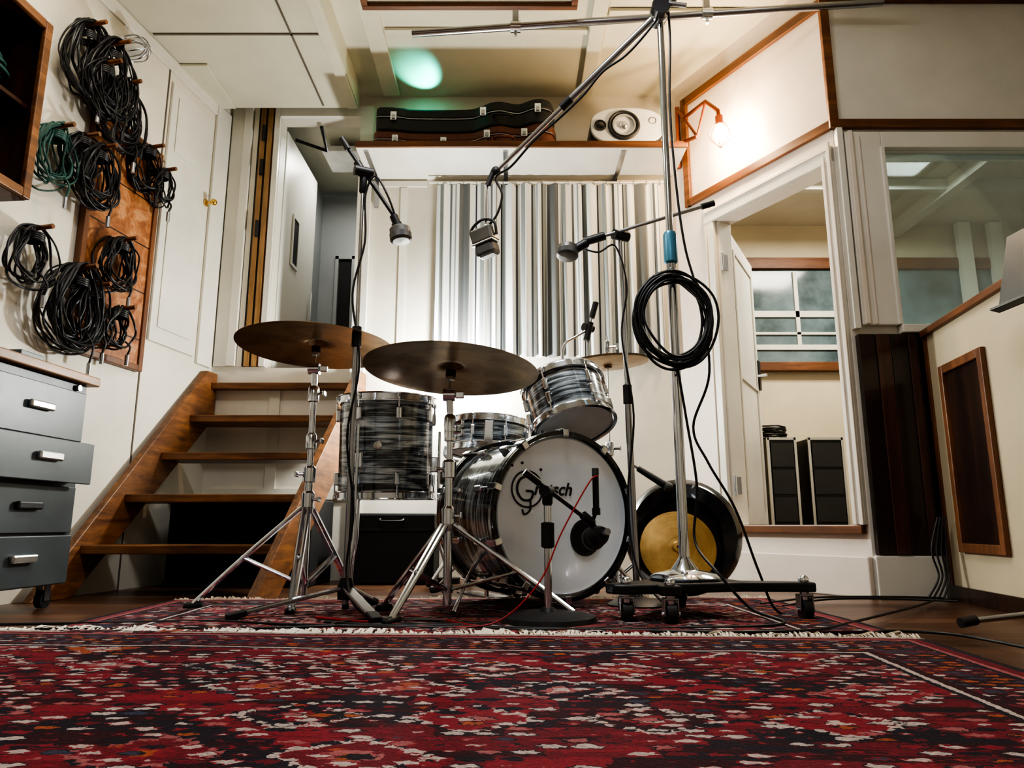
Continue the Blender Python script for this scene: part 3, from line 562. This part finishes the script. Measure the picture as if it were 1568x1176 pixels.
lathe('logo_circle',[(.064,0),(.064,.0008),(.058,.0008),(.058,0)],BLACK,r,Ml,48); tube('logo_g',[(.035,.034,0),(.005,.045,0),(-.03,.03,0),(-.04,-.005,0),(-.02,-.035,0),(.012,-.035,0),(.022,-.010,0),(-.004,-.006,0)],.0042,BLACK,r,6,6,False,Ml)
tube('logo_tail',[(.012,-.035,0),(.010,-.07,0),(-.012,-.085,0),(-.02,-.068,0)],.0035,BLACK,r,6,6,False,Ml)
for k,(x,y) in enumerate([(-.080,.066),(-.06,.078),(-.02,.088),(.055,.068)]): sphere('logo_star_%d'%k,Ml@Vector((x,y,0)),.005,BLACK,r,seg=8)
tc=D.curves.new('logo_text','FONT'); tc.body='retsch'; tc.size=.062; tc.shear=.3; tc.extrude=.0006; tc.offset=.0012; tc.materials.append(BLACK); to=D.objects.new('logo_text',tc); COL.objects.link(to); to.parent=r; to.matrix_basis=Ml@Matrix.Translation((.024,-.018,.0005))
for i,s in enumerate((-1,1)):
    p0=Mb@Vector((s*.24,-.13,.06)); p1=Mb@Vector((s*.40,0,.16)); p1.z=.02
    tube('spur_%d'%i,[p0,p0.lerp(p1,.5)+Vector((0,0,.02)),p1],.007,CHROME,r,8,4); sphere('spur_foot_%d'%i,p1,.012,BLACK,r)
r=E('bass_drum_pedal'); pb=Mb@Vector((0,0,-h-.10)); pb.z=0
Mpd=axisM((pb.x,pb.y,.014),(0,0,1))@Matrix.Rotation(rad(30),4,'Z')
box('base_plate',(-.05,-.05,0),(.05,.24,.008),DCHROME,r,Mpd,.002); box('footboard',(-.045,-.02,.06),(.045,.23,.07),DCHROME,r,Mpd@Matrix.Rotation(rad(-9),4,'X'),.003)
boxes('posts',[((-.06,-.05,0),(-.05,-.03,.20)),((.05,-.05,0),(.06,-.03,.20)),((-.06,-.045,.19),(.06,-.035,.20))],CHROME,r,Mpd,.002); cyl('beater_rod',Mpd@Vector((0,-.04,.19)),Mpd@Vector((0,-.02,.34)),.004,CHROME,r); sphere('beater',Mpd@Vector((0,-.03,.35)),.025,SPKW,r)
# ---------------------------------------------------------------- cymbals & stands
def cymbal(par,M,R,mat,nm='cymbal'):
    P=[(.006,R*.125),(.02,R*.12),(R*.09,R*.10),(R*.14,R*.066),(R*.17,R*.056)]
    for k in range(1,9):
        t=k/8; P.append((R*(.17+.83*t),R*(.056*(1-t**1.7))))
    P2=P+[(R,-.0015)]+[(a,c-.0015) for a,c in P[::-1]]
    return lathe(nm,P2,mat,par,M,96,50)
def tripod(par,x,y,hub,low,R,angs,rt=.0085,mat=CHROME,z0=.012,foot=.016,double=True):
    c=Vector((x,y,0)); Rs=R if isinstance(R,(tuple,list)) else [R]*len(angs)
    lathe('tripod_hub',[(1e-4,-.02),(.020,-.02),(.022,.0),(.020,.02),(1e-4,.02)],DCHROME,par,Matrix.Translation((x,y,hub)),16); lathe('tripod_lower_hub',[(1e-4,-.012),(.018,-.012),(.018,.012),(1e-4,.012)],DCHROME,par,Matrix.Translation((x,y,low)),16)
    for i,(a,R) in enumerate(zip(angs,Rs)):
        d=Vector((math.cos(rad(a)),math.sin(rad(a)),0)); t=Vector((-d.y,d.x,0))
        offs=(-.009,.009) if double else (0,)
        for k,o in enumerate(offs):
            A=c+d*.02+t*o+Vector((0,0,hub)); mid=c+d*R*.55+t*o+Vector((0,0,hub*.52)); B=c+d*R*.97+t*o*.5+Vector((0,0,z0+.018))
            V,F=sweepvf(catmull([A,mid,B],5),rt*.75 if double else rt,8); mk('leg_%d_%d'%(i,k),V,F,mat,par)
            cyl('brace_%d_%d'%(i,k),c+d*.018+t*o+Vector((0,0,low)),mid,rt*.55,mat,par,seg=8)
        sphere('joint_%d'%i,c+d*R*.55+Vector((0,0,hub*.52)),.011,DCHROME,par,seg=12)
        Mf=axisM(c+d*R*.97+Vector((0,0,z0+.014)),d+Vector((0,0,-.15))); lathe('rubber_foot_%d'%i,[(1e-4,-.035),(foot*.7,-.035),(foot,-.005),(foot,.018),(foot*.6,.026),(1e-4,.026)],BLACK,par,Mf,14)
def clampcol(par,x,y,z,rr=.019,side=1):
    lathe('collar_%d'%int(z*1000),[(rr*.6,-.030),(rr,-.027),(rr,.022),(rr*.75,.030),(rr*.5,.032)],CHROME,par,Matrix.Translation((x,y,z)),18)
    cyl('clamp_bolt_%d'%int(z*1000),(x,y,z),(x+side*.042,y-.012,z),.0055,CHROME,par,seg=10)
    box('wing_nut_%d'%int(z*1000),(x+side*.042-.004,y-.030,z-.010),(x+side*.042+.004,y+.006,z+.010),CHROME,par,None,.003)
def cymstand(name,x,y,ztop,R,mat,axis,angs,hub=.34,Rt=.34,low=.10):
    r=E(name)
    tripod(r,x,y,hub,low,Rt,angs,.0105)
    cyl('lower_tube',(x,y,.05),(x,y,.48),.0140,CHROME,r); cyl('upper_tube',(x,y,.48),(x,y,ztop-.13),.0110,CHROME,r)
    clampcol(r,x,y,hub+.03,.023); clampcol(r,x,y,.48,.023,-1); clampcol(r,x,y,.60,.019,1); clampcol(r,x,y,ztop-.17,.020)
    A=Vector(axis).normalized(); top=Vector((x,y,ztop))
    j=top-A*.075; sphere('tilter_ball',j,.018,CHROME,r); cyl('tilter_ratchet',j-Vector((.020,0,0)),j+Vector((.020,0,0)),.021,CHROME,r); cyl('tilter_stem',(x,y,ztop-.13),j,.012,CHROME,r)
    box('tilter_wing',j+Vector((.02,-.008,-.012)),j+Vector((.05,.004,.012)),CHROME,r,None,.004)
    cyl('cymbal_rod',j,top+A*.065,.004,CHROME,r,seg=10); cyl('felt_lower',top-A*.012+A*.0,top+A*.012,.017,BLACK,r); cyl('cup_washer',top-A*.022,top-A*.012,.014,CHROME,r)
    cyl('felt_upper',top+A*(R*.125+.012),top+A*(R*.125+.024),.014,BLACK,r); sphere('wing_nut_top',top+A*(R*.125+.034),.010,CHROME,r,(1.6,.6,1))
    cymbal(r,axisM(top+A*.010-A*0,A),R,mat); return r
cymstand('ride_cymbal_on_stand',-.206,2.37,.80,.295,CYMD,(.05,.10,1),(150,352,235),.30,(.27,.42,.26))
cymstand('crash_cymbal_on_stand',-.735,2.62,.945,.292,CYMD,(.02,.065,1),(188,275,65),.36,(.38,.20,.30))
r=E('hi_hat_on_stand'); hx,hy=.42,3.08; tripod(r,hx,hy,.30,.08,.26,(30,150,270),.007); cyl('lower_tube',(hx,hy,.05),(hx,hy,.62),.012,CHROME,r); cyl('pull_rod',(hx,hy,.62),(hx,hy,1.12),.0035,CHROME,r,seg=8); clampcol(r,hx,hy,.62)
cymbal(r,axisM((hx,hy,1.005),(-.06,-.02,1)),.178,CYMD,'top_hat'); cymbal(r,axisM((hx,hy,.995),(.06,.02,-1)),.178,CYMD,'bottom_hat'); clampcol(r,hx,hy,1.07,.012)
r=E('snare_stand'); tripod(r,-.10,3.24,.26,.08,.24,(60,180,300),.007); cyl('tube',(-.10,3.24,.06),(-.10,3.24,.56),.011,CHROME,r)
for i in range(3):
    d=Vector((math.cos(rad(60+120*i)),math.sin(rad(60+120*i)),0)); tube('basket_arm_%d'%i,[Vector((-.10,3.24,.55)),Vector((-.10,3.24,.57))+d*.10,Vector((-.10,3.24,.60))+d*.197,Vector((-.10,3.24,.65))+d*.20],.006,CHROME,r)
r=E('drum_throne'); tripod(r,-.22,3.66,.28,.10,.20,(90,210,330),.009); cyl('post',(-.22,3.66,.08),(-.22,3.66,.50),.013,CHROME,r); lathe('padded_seat',[(1e-4,.50),(.14,.50),(.16,.515),(.16,.56),(.14,.58),(1e-4,.585)],BLACK,r,Matrix.Translation((-.22,3.66,0)),36)
# ---------------------------------------------------------------- microphones
def ldc(par,p,ax,R=.030,L=.05,mat=MESHG,nm='mic'):
    M=axisM(p,ax); lathe(nm+'_head',[(1e-4,-L),(R*.85,-L),(R,-L*.8),(R,-.2*L)],MICG,par,M,28); lathe(nm+'_grille',[(R,-.2*L),(R*1.05,-.15*L),(R*1.05,.6*L),(R*.8,.85*L),(1e-4,.9*L)],mat,par,M,28)
# A: left overhead on flat folding legs
r=E('microphone_boom_stand'); x,y=-.547,2.45
lathe('leg_hub',[(1e-4,.06),(.026,.06),(.028,.10),(.018,.13),(1e-4,.13)],BLACK,r,Matrix.Translation((x,y,0)),24)
for i,(a,Rl) in enumerate(((212,.36),(300,.30),(80,.26))):
    d=Vector((math.cos(rad(a)),math.sin(rad(a)),0)); p0=Vector((x,y,.095))+d*.02; p1=Vector((x,y,.030))+d*Rl
    M=axisM(p0,p1-p0); box('flat_leg_%d'%i,(-.017,-.006,0),(.017,.006,(p1-p0).length),DCHROME,r,M,.003); box('flat_leg_foot_%d'%i,(-.018,-.011,(p1-p0).length-.05),(.018,.008,(p1-p0).length+.01),RUBBER,r,M,.004)
cyl('lower_tube',(x,y,.045),(x,y,.95),.0115,DCHROME,r); cyl('upper_tube',(x,y,.95),(x,y,1.56),.008,CHROME,r); lathe('clutch',[(.009,-.04),(.017,-.035),(.017,.035),(.009,.04)],BLACK,r,Matrix.Translation((x,y,.95)),20)
lathe('swivel',[(.008,-.05),(.014,-.04),(.014,.03),(.008,.04)],BLACK,r,Matrix.Translation((x,y,1.54)),16); cyl('swivel_knob',(x-.03,y-.02,1.575),(x+.03,y+.01,1.575),.020,BLACK,r)
cyl('boom',(-.625,2.47,1.70),(-.425,2.44,1.395),.007,BLACK,r); cyl('boom_grip',(-.64,2.475,1.725),(-.61,2.467,1.675),.012,BLACK,r); cyl('boom_counter',(-.575,2.46,1.62),(-.55,2.455,1.58),.014,BLACK,r)
cyl('shock_mount',(-.43,2.44,1.40),(-.41,2.44,1.355),.015,BLACK,r); ldc(r,(-.402,2.44,1.325),(.15,-.1,-1),.038,.030); cyl('mic_body',(-.418,2.44,1.37),(-.405,2.44,1.335),.019,BLACK,r)
tube('cable',[(-.41,2.44,1.36),(-.45,2.42,1.47),(-.50,2.43,1.55),(-.535,2.44,1.48),(-.53,2.44,1.3),(-.565,2.437,1.1),(-.53,2.437,.85),(-.562,2.437,.6),(-.53,2.437,.35),(-.54,2.42,.14),(-.45,2.30,.030),(-.2,2.2,.024)],.004,RUBBER,r)
# B: large chrome boom on rolling base
r=E('rolling_microphone_stand'); x,y=.555,2.38
lathe('chrome_base_disc',[(1e-4,.128),(.11,.128),(.115,.136),(.10,.148),(.045,.160),(.022,.19),(.017,.20)],CHROME,r,Matrix.Translation((x,y,0)),48)
extr('dolly_plate',[(.34,2.19),(.72,2.29),(.93,2.27),(.935,2.32),(.73,2.36),(.66,2.55),(.61,2.66),(.56,2.64),(.50,2.52),(.40,2.36),(.28,2.24),(.30,2.20)][::-1],.098,.127,BLACK,r,None,.006)
for i,(cx,cy) in enumerate([(.34,2.22),(.90,2.295),(.59,2.62),(.46,2.17)]):
    cyl('castor_stem_%d'%i,(cx,cy,.075),(cx,cy,.135),.014,CHROME,r); sphere('castor_cap_%d'%i,(cx,cy,.133),.016,CHROME,r)
    boxes('castor_fork_%d'%i,[((cx-.022,cy-.018,.04),(cx-.017,cy+.018,.09)),((cx+.017,cy-.018,.04),(cx+.022,cy+.018,.09)),((cx-.022,cy-.018,.085),(cx+.022,cy+.018,.092))],DCHROME,r,None,.002)
    cyl('castor_wheel_%d'%i,(cx-.014,cy,.046),(cx+.014,cy,.046),.032,BLACK,r); cyl('castor_axle_%d'%i,(cx-.027,cy,.046),(cx+.027,cy,.046),.007,CHROME,r)
box('dolly_tab',(.43,2.15,.098),(.49,2.29,.1265),BLACK,r,None,.004)
cyl('lower_tube',(x,y,.18),(x,y,1.24),.0165,CHROME,r); cyl('upper_tube',(x,y,1.24),(x,y,2.17),.0125,CHROME,r); lathe('clutch',[(.014,-.06),(.024,-.05),(.024,.05),(.020,.06),(.012,.065)],plain('blue_grey_clutch',(.10,.28,.40),.3,.5),r,Matrix.Translation((x,y,1.25)),24)
lathe('clutch_collar',[(.012,-.03),(.021,-.028),(.021,.02),(.012,.03)],CHROME,r,Matrix.Translation((x,y,1.15)),20)
hd=Vector((.55,2.37,2.18)); cyl('boom_swivel',hd-Vector((.0,.045,0)),hd+Vector((0,.045,0)),.034,BLACK,r); sphere('swivel_body',hd,.036,DCHROME,r); cyl('swivel_handle',hd+Vector((.0,-.03,.02)),hd+Vector((.09,-.05,-.01)),.009,DCHROME,r)
tip=Vector((-.065,2.70,1.71)); dirb=(tip-hd).normalized(); cyl('boom_outer',hd-dirb*.30,hd.lerp(tip,.55),.0135,DCHROME,r); cyl('boom_inner',hd.lerp(tip,.55),tip,.0095,CHROME,r); cyl('counterweight',hd-dirb*.36,hd-dirb*.26,.04,BLACK,r)
cyl('boom_collar',hd.lerp(tip,.52),hd.lerp(tip,.58),.017,BLACK,r); sphere('boom_end',tip,.021,BLACK,r)
cyl('drop_arm',tip+Vector((-.01,0,0)),(-.100,2.70,1.645),.012,BLACK,r); tube('drop_rod',[(-.100,2.70,1.65),(-.103,2.70,1.58),(-.105,2.70,1.48)],.005,DCHROME,r)
Mm=Matrix.Translation((-.103,2.70,1.400))@Matrix.Rotation(rad(-12),4,'Y')@Matrix.Rotation(rad(-28),4,'Z')
box('ribbon_mic_body',(-.047,-.035,.0),(.047,.035,.062),MICG,r,Mm,.008); box('ribbon_mic_grille',(-.043,-.032,-.056),(.043,.032,-.001),MESHG,r,Mm,.014); box('ribbon_mic_band',(-.048,-.036,-.006),(.048,.036,.002),DCHROME,r,Mm,.003)
tube('yoke',[Mm@Vector((-.053,0,.02)),Mm@Vector((-.053,0,.075)),Mm@Vector((0,0,.10)),Mm@Vector((.053,0,.075)),Mm@Vector((.053,0,.02))],.006,BLACK,r)
bc=[hd+Vector((.03,-.02,.02))]+[hd.lerp(tip,t)+Vector((.0,-.018,-.022-.03*abs(math.sin(t*9)))) for t in (.08,.2,.33,.45,.6,.75,.9,1.0)]+[Vector((-.04,2.68,1.60)),Vector((-.06,2.69,1.52)),Vector((-.10,2.70,1.47))]
tube('boom_cable',bc,.0050,RUBBER,r)
tube('stand_cable',[hd+Vector((.03,-.02,.02)),(.585,2.365,2.05),(.572,2.36,1.8),(.580,2.36,1.5),(.60,2.355,1.25),(.64,2.35,1.05),(.66,2.35,.80),(.60,2.36,.62),(.64,2.35,.5),(.72,2.35,.35),(.80,2.40,.15),(.86,2.42,.025),(1.0,2.5,.02)],.0045,RUBBER,r)
tube('stand_cable_2',[(.55,2.35,.85),(.575,2.35,.65),(.60,2.35,.42),(.585,2.35,.25),(.62,2.22,.155),(.70,2.2,.06),(.76,2.12,.025),(.4,2.06,.022)],.0045,RUBBER,r)
V=[];F=[]
for k in range(11):
    c=Vector((.545+random.uniform(-.008,.008),2.338+random.uniform(-.014,.008),.985+random.uniform(-.008,.008))); rr=.130*random.uniform(.78,1.10); ph=random.uniform(0,.5); P=[]
    for i in range(14):
        t=i*2*math.pi/14; P.append(c+Vector((rr*math.cos(t)*(1.0+.07*math.sin(2*t+k)),random.uniform(-.004,.004)+.008*math.sin(t+ph),rr*1.26*math.sin(t)+.007*math.sin(3*t+k))))
    v,f=sweepvf(catmull(P,5,True),.0048,7,True); q=len(V); V+=v; F+=[tuple(i+q for i in g) for g in f]
mk('hanging_cable_coil',V,F,RUBBER,r,None,True,60); cyl('coil_hook',(.555,2.365,1.135),(.55,2.32,1.135),.006,BLACK,r)
# C: right overhead
r=E('microphone_boom_stand')
x2,y2=.445,2.65
lathe('round_base',[(1e-4,.014),(.10,.014),(.105,.025),(.08,.04),(.02,.05),(1e-4,.05)],BLACK,r,Matrix.Translation((x2,y2,0)),36)
cyl('lower_tube',(x2,y2,.045),(x2-.012,y2,.78),.0125,DCHROME,r); cyl('upper_tube',(x2-.012,y2,.78),(x2-.022,y2,1.40),.009,CHROME,r); lathe('clutch',[(.009,-.04),(.017,-.035),(.017,.035),(.009,.04)],BLACK,r,Matrix.Translation((x2-.012,y2,.78)),20)
cyl('swivel_knob',(x2-.05,y2-.02,1.41),(x2+.01,y2+.01,1.41),.020,BLACK,r)
cyl('boom',(.79,2.62,1.535),(.27,2.63,1.375),.007,DCHROME,r); cyl('boom_grip',(.79,2.62,1.535),(.74,2.622,1.52),.012,BLACK,r); cyl('mic_holder',(.36,2.63,1.403),(.28,2.63,1.378),.017,BLACK,r); cyl('mic_body',(.29,2.63,1.375),(.24,2.63,1.345),.018,BLACK,r)
ldc(r,(.215,2.63,1.335),(-.1,-.25,-1),.040,.028); tube('cable',[(.25,2.63,1.36),(.33,2.615,1.33),(.40,2.63,1.36),(.44,2.63,1.20),(.415,2.63,1.0),(.45,2.63,.7),(.42,2.63,.4),(.44,2.60,.15),(.52,2.5,.03)],.004,RUBBER,r)
# D: kick mic on short round-base stand
r=E('kick_drum_microphone_stand'); x,y=.108,2.22
lathe('round_base',[(1e-4,.014),(.135,.014),(.145,.022),(.14,.036),(.11,.044),(.025,.050),(.018,.06),(1e-4,.06)],BLACK,r,Matrix.Translation((x,y,0)),56)
cyl('tube',(x,y,.055),(x,y,.385),.0115,CHROME,r); lathe('clutch',[(.010,-.04),(.020,-.035),(.020,.035),(.010,.04)],BLACK,r,Matrix.Translation((x,y,.27)),20); lathe('swivel',[(.010,-.03),(.016,-.02),(.016,.02),(.008,.03)],BLACK,r,Matrix.Translation((x,y,.385)),16)
cyl('swivel_knob',(x-.01,y-.03,.40),(x+.01,y+.03,.40),.018,BLACK,r)
cyl('boom',(.045,2.21,.455),(.235,2.27,.315),.007,BLACK,r); cyl('boom_grip',(.038,2.208,.460),(.085,2.22,.425),.011,BLACK,r); cyl('boom_clamp',(.22,2.26,.33),(.25,2.28,.305),.014,BLACK,r)
Mk=axisM((.262,2.30,.262),(-.15,.75,-.12)); lathe('kick_mic_body',[(1e-4,-.07),(.022,-.07),(.030,-.04),(.034,-.005),(.034,.005),(.036,.01),(.035,.035),(.022,.05),(1e-4,.054)],BLACK,r,Mk,30); lathe('kick_mic_grille',[(.0365,.012),(.037,.02),(.036,.034),(.023,.051),(1e-4,.055)],MESHG,r,Mk,30)
cyl('mic_yoke',(.245,2.28,.32),(.262,2.29,.27),.010,BLACK,r); cyl('xlr_plug',Mk@Vector((0,0,-.07)),Mk@Vector((0,0,-.12)),.010,DCHROME,r)
tube('red_cable',[(.27,2.26,.45),(.24,2.25,.43),(.15,2.20,.28),(.08,2.14,.14),(-.03,2.10,.04),(-.15,2.08,.022),(-.35,2.15,.022)],.0025,REDC,r)
r=E('pencil_microphone'); cyl('body',(.262,2.27,.35),(.262,2.27,.455),.010,BLACK,r); cyl('capsule',(.262,2.27,.455),(.262,2.27,.475),.011,MESHG,r); cyl('clip',(.262,2.27,.33),(.262,2.27,.352),.013,BLACK,r); cyl('clip_arm',(.262,2.27,.34),(.250,2.28,.31),.006,BLACK,r)
# E
r=E('snare_microphone_stand'); cyl('tube',(.33,3.02,.06),(.33,3.02,1.14),.007,CHROME,r); tripod(r,.33,3.02,.22,.07,.18,(200,320,80),.006,double=False); cyl('knob',(.31,3.0,1.14),(.35,3.03,1.14),.018,BLACK,r)
tube('boom',[(.365,3.0,1.25),(.33,3.0,1.14),(.28,3.0,1.10),(.225,3.0,1.06),(.215,3.0,.96)],.006,CHROME,r); cyl('mic',(.365,3.0,1.25),(.345,3.0,1.18),.013,BLACK,r); cyl('mic_2',(.215,3.0,.98),(.20,2.99,.92),.014,BLACK,r); cyl('boom_tip',(.34,3.0,1.16),(.32,3.0,1.08),.014,BLACK,r)
r=E('dynamic_microphone'); cyl('body',(.50,2.86,.52),(.60,2.82,.45),.012,BLACK,r,.016); sphere('grille',(.607,2.817,.445),.019,MESHG,r); tube('clip_arm',[(.50,2.86,.52),(.47,2.88,.55),(.44,2.70,.60)],.006,DCHROME,r)
r=E('black_drum_hoop_case'); n2=Vector((-.18,-1,.12)).normalized(); Mx=axisM((.715,3.08,.250),n2)
lathe('tyre_ring',[(.155,-.07),(.210,-.09),(.236,-.05),(.240,0),(.236,.045),(.212,.075),(.160,.055),(.150,-.07)],BLACKG,r,Mx,64); lathe('back',[(.16,-.03),(1e-4,-.03)],BLACK,r,Mx,48)
r=E('spare_cymbal'); My=axisM((.665,2.95,.21),(-.12,-1,.28)); cymbal(r,My,.150,CYMG); 
r=E('floor_cable'); 
def fl(pts,rr=.004,m_=RUBBER,i=[0]):
    i[0]+=1; tube('cable_%d'%i[0],[(a,c,.017+rr) for a,c in pts],rr,m_,r)
fl([(-1.65,2.12),(-1.2,2.18),(-.9,2.22),(-.6,2.14),(-.2,2.12),(.2,2.05),(.5,2.08)]); fl([(-1.3,2.05),(-.7,2.07),(-.3,2.16),(.05,2.04),(.3,2.10)]); fl([(.2,2.06),(.5,2.0),(.8,2.03),(1.0,2.2),(1.4,2.6),(1.62,2.85)]); fl([(-.6,2.3),(-.4,2.2),(-.3,2.33),(-.1,2.1)],.004,REDC); fl([(.95,2.62),(1.2,2.85),(1.45,2.88),(1.66,2.78)]); fl([(.9,2.7),(1.2,2.93),(1.5,2.95),(1.68,2.9)]); fl([(.95,1.98),(1.02,2.02),(1.15,1.95),(1.2,1.7)])
fl([(-.55,2.2),(-.3,2.12),(-.2,2.22),(-.42,2.27),(-.5,2.12),(-.1,2.08)]); fl([(-.35,2.1),(-.12,2.16),(.0,2.25),(-.1,2.33),(-.3,2.26)])
for k in range(4): 
    tube('riser_%d'%k,[(1.68-.02*k,2.9,.022),(1.73-.015*k,2.93,.10),(1.74-.02*k,2.95,.20),(1.76-.01*k,2.97,.33)],.004,RUBBER,r)
r=E('mic_stand_leg_on_floor'); cyl('tube',(1.30,2.12,.035),(1.64,2.20,.055),.009,DCHROME,r); cyl('rubber_tip',(1.26,2.11,.030),(1.31,2.122,.036),.014,BLACK,r)
# ================================================================ LAMPS
def pl(par,nm,p,e,c,rr):
    l=D.lights.new(nm,'POINT'); l.energy=e; l.color=c; l.shadow_soft_size=rr; o=D.objects.new(nm,l); o.location=p; COL.objects.link(o); o.parent=par; return o
r=E('caged_bulb_wall_lamp'); bp=Vector((1.115,3.52,2.36))
box('wall_plate',(.995,3.97,2.40),(1.015,3.99,2.80),COPPER,r); tube('upper_arm',[(1.005,3.97,2.78),(1.00,3.80,2.62),(1.07,3.60,2.60),(1.115,3.53,2.50)],.011,COPPER,r,8,0); tube('lower_arm',[(1.005,3.97,2.45),(.93,3.75,2.42),(1.02,3.62,2.40)],.011,COPPER,r,8,0); tube('tie_arm',[(1.00,3.80,2.62),(1.02,3.62,2.40)],.008,COPPER,r,8,0); tube('tie_arm_2',[(1.07,3.60,2.60),(1.02,3.62,2.40)],.007,COPPER,r,8,0); tube('neck',[(1.115,3.53,2.50),(1.115,3.52,2.44)],.011,COPPER,r,8,0)
cyl('socket',bp+Vector((0,.0,.10)),bp+Vector((0,0,.05)),.021,COPPER,r)
lathe('glass_bulb',[(1e-4,-.045),(.018,-.040),(.031,-.022),(.034,-.002),(.028,.020),(.016,.040),(.013,.052)],FIL,r,Matrix.Translation(bp),24,60)
for k in range(6):
    a=k*math.pi/3; d=Vector((math.cos(a),math.sin(a),0)); tube('cage_wire_%d'%k,[bp+Vector((0,0,.065))+d*.018,bp+Vector((0,0,.02))+d*.052,bp+d*.055+Vector((0,0,-.03)),bp+Vector((0,0,-.085))],.002,COPPER,r,5,5)
pl(r,'bulb',bp,80,(1,.70,.42),.042)
r=E('work_light_on_stand'); wp=Vector((-.33,3.88,1.10)); cyl('pole',(-.33,3.88,.03),(-.33,3.88,1.0),.010,BLACK,r); cyl('socket',wp-Vector((0,0,.11)),wp-Vector((0,0,.06)),.02,BLACK,r); cyl('pole_foot',(-.33,3.88,.0),(-.33,3.88,.03),.06,BLACK,r)
pl(r,'bulb',wp-Vector((0,.05,0)),60,(.97,.98,.94),.05)
r=E('led_clip_light'); box('body',(-.53,4.04,2.74),(-.47,4.095,2.765),TEAL,r,None,.003); cyl('clip',(-.50,4.07,2.695),(-.50,4.07,2.74),.006,BLACK,r)
l=D.lights.new('teal_led','SPOT'); l.energy=22; l.color=(.0,1,.78); l.spot_size=rad(60); l.spot_blend=1.0; l.shadow_soft_size=.01; o=D.objects.new('teal_led',l); o.location=(-.50,4.055,2.775)
dr=Vector((-.25,-.9,1)); o.rotation_euler=dr.to_track_quat('-Z','Y').to_euler(); COL.objects.link(o); o.parent=r
def area(name,p,sx,sy,e,c,rot=(0,0,0)):  # added area light with a made-up ceiling housing
    r=E(name); M=Matrix.Translation(p)@Matrix.Rotation(rot[0],4,'X')@Matrix.Rotation(rot[1],4,'Y')
    boxes('added_housing',[((-sx/2-.03,-sy/2-.03,.004),(sx/2+.03,sy/2+.03,.045))],SPKW,r,M,.004)
    l=D.lights.new('added_area_light','AREA'); l.shape='RECTANGLE'; l.size=sx; l.size_y=sy; l.energy=e; l.color=c; o=D.objects.new('added_area_light',l); o.matrix_basis=M; COL.objects.link(o); o.parent=r
area('added_ceiling_light',(-.1,1.85,2.90),.8,.4,34,(.95,.97,1)); area('added_ceiling_light',(-1.5,2.3,2.75),.3,.7,8,(1,.90,.74)); area('added_ceiling_light',(1.1,2.3,2.90),.4,.4,2,(1,.92,.82)); area('added_ceiling_light',(-.1,-.5,2.90),1.0,.5,7,(.95,.97,1))  # fill lights added above and behind the camera
area('added_ceiling_light',(2.3,4.2,2.60),.8,.5,44,(1,.92,.78)); area('added_ceiling_light',(-1.17,4.75,2.85),.25,.25,5,(1,.97,.9))  # lights added to brighten control room and hall
w=D.worlds.new('world'); SC.world=w; w.use_nodes=True; w.node_tree.nodes['Background'].inputs[0].default_value=(.75,.85,1,1); w.node_tree.nodes['Background'].inputs[1].default_value=.12
# ================================================================ CAMERA
cd=D.cameras.new('camera'); cd.sensor_width=36; cd.lens=25.255; cd.clip_start=.02; cam=D.objects.new('camera',cd); cam.location=(0,0,.30); cam.rotation_euler=(rad(101.1),0,0); COL.objects.link(cam); SC.camera=cam
SC.view_settings.view_transform='AgX'; SC.view_settings.look='AgX - High Contrast'; SC.view_settings.exposure=0.35
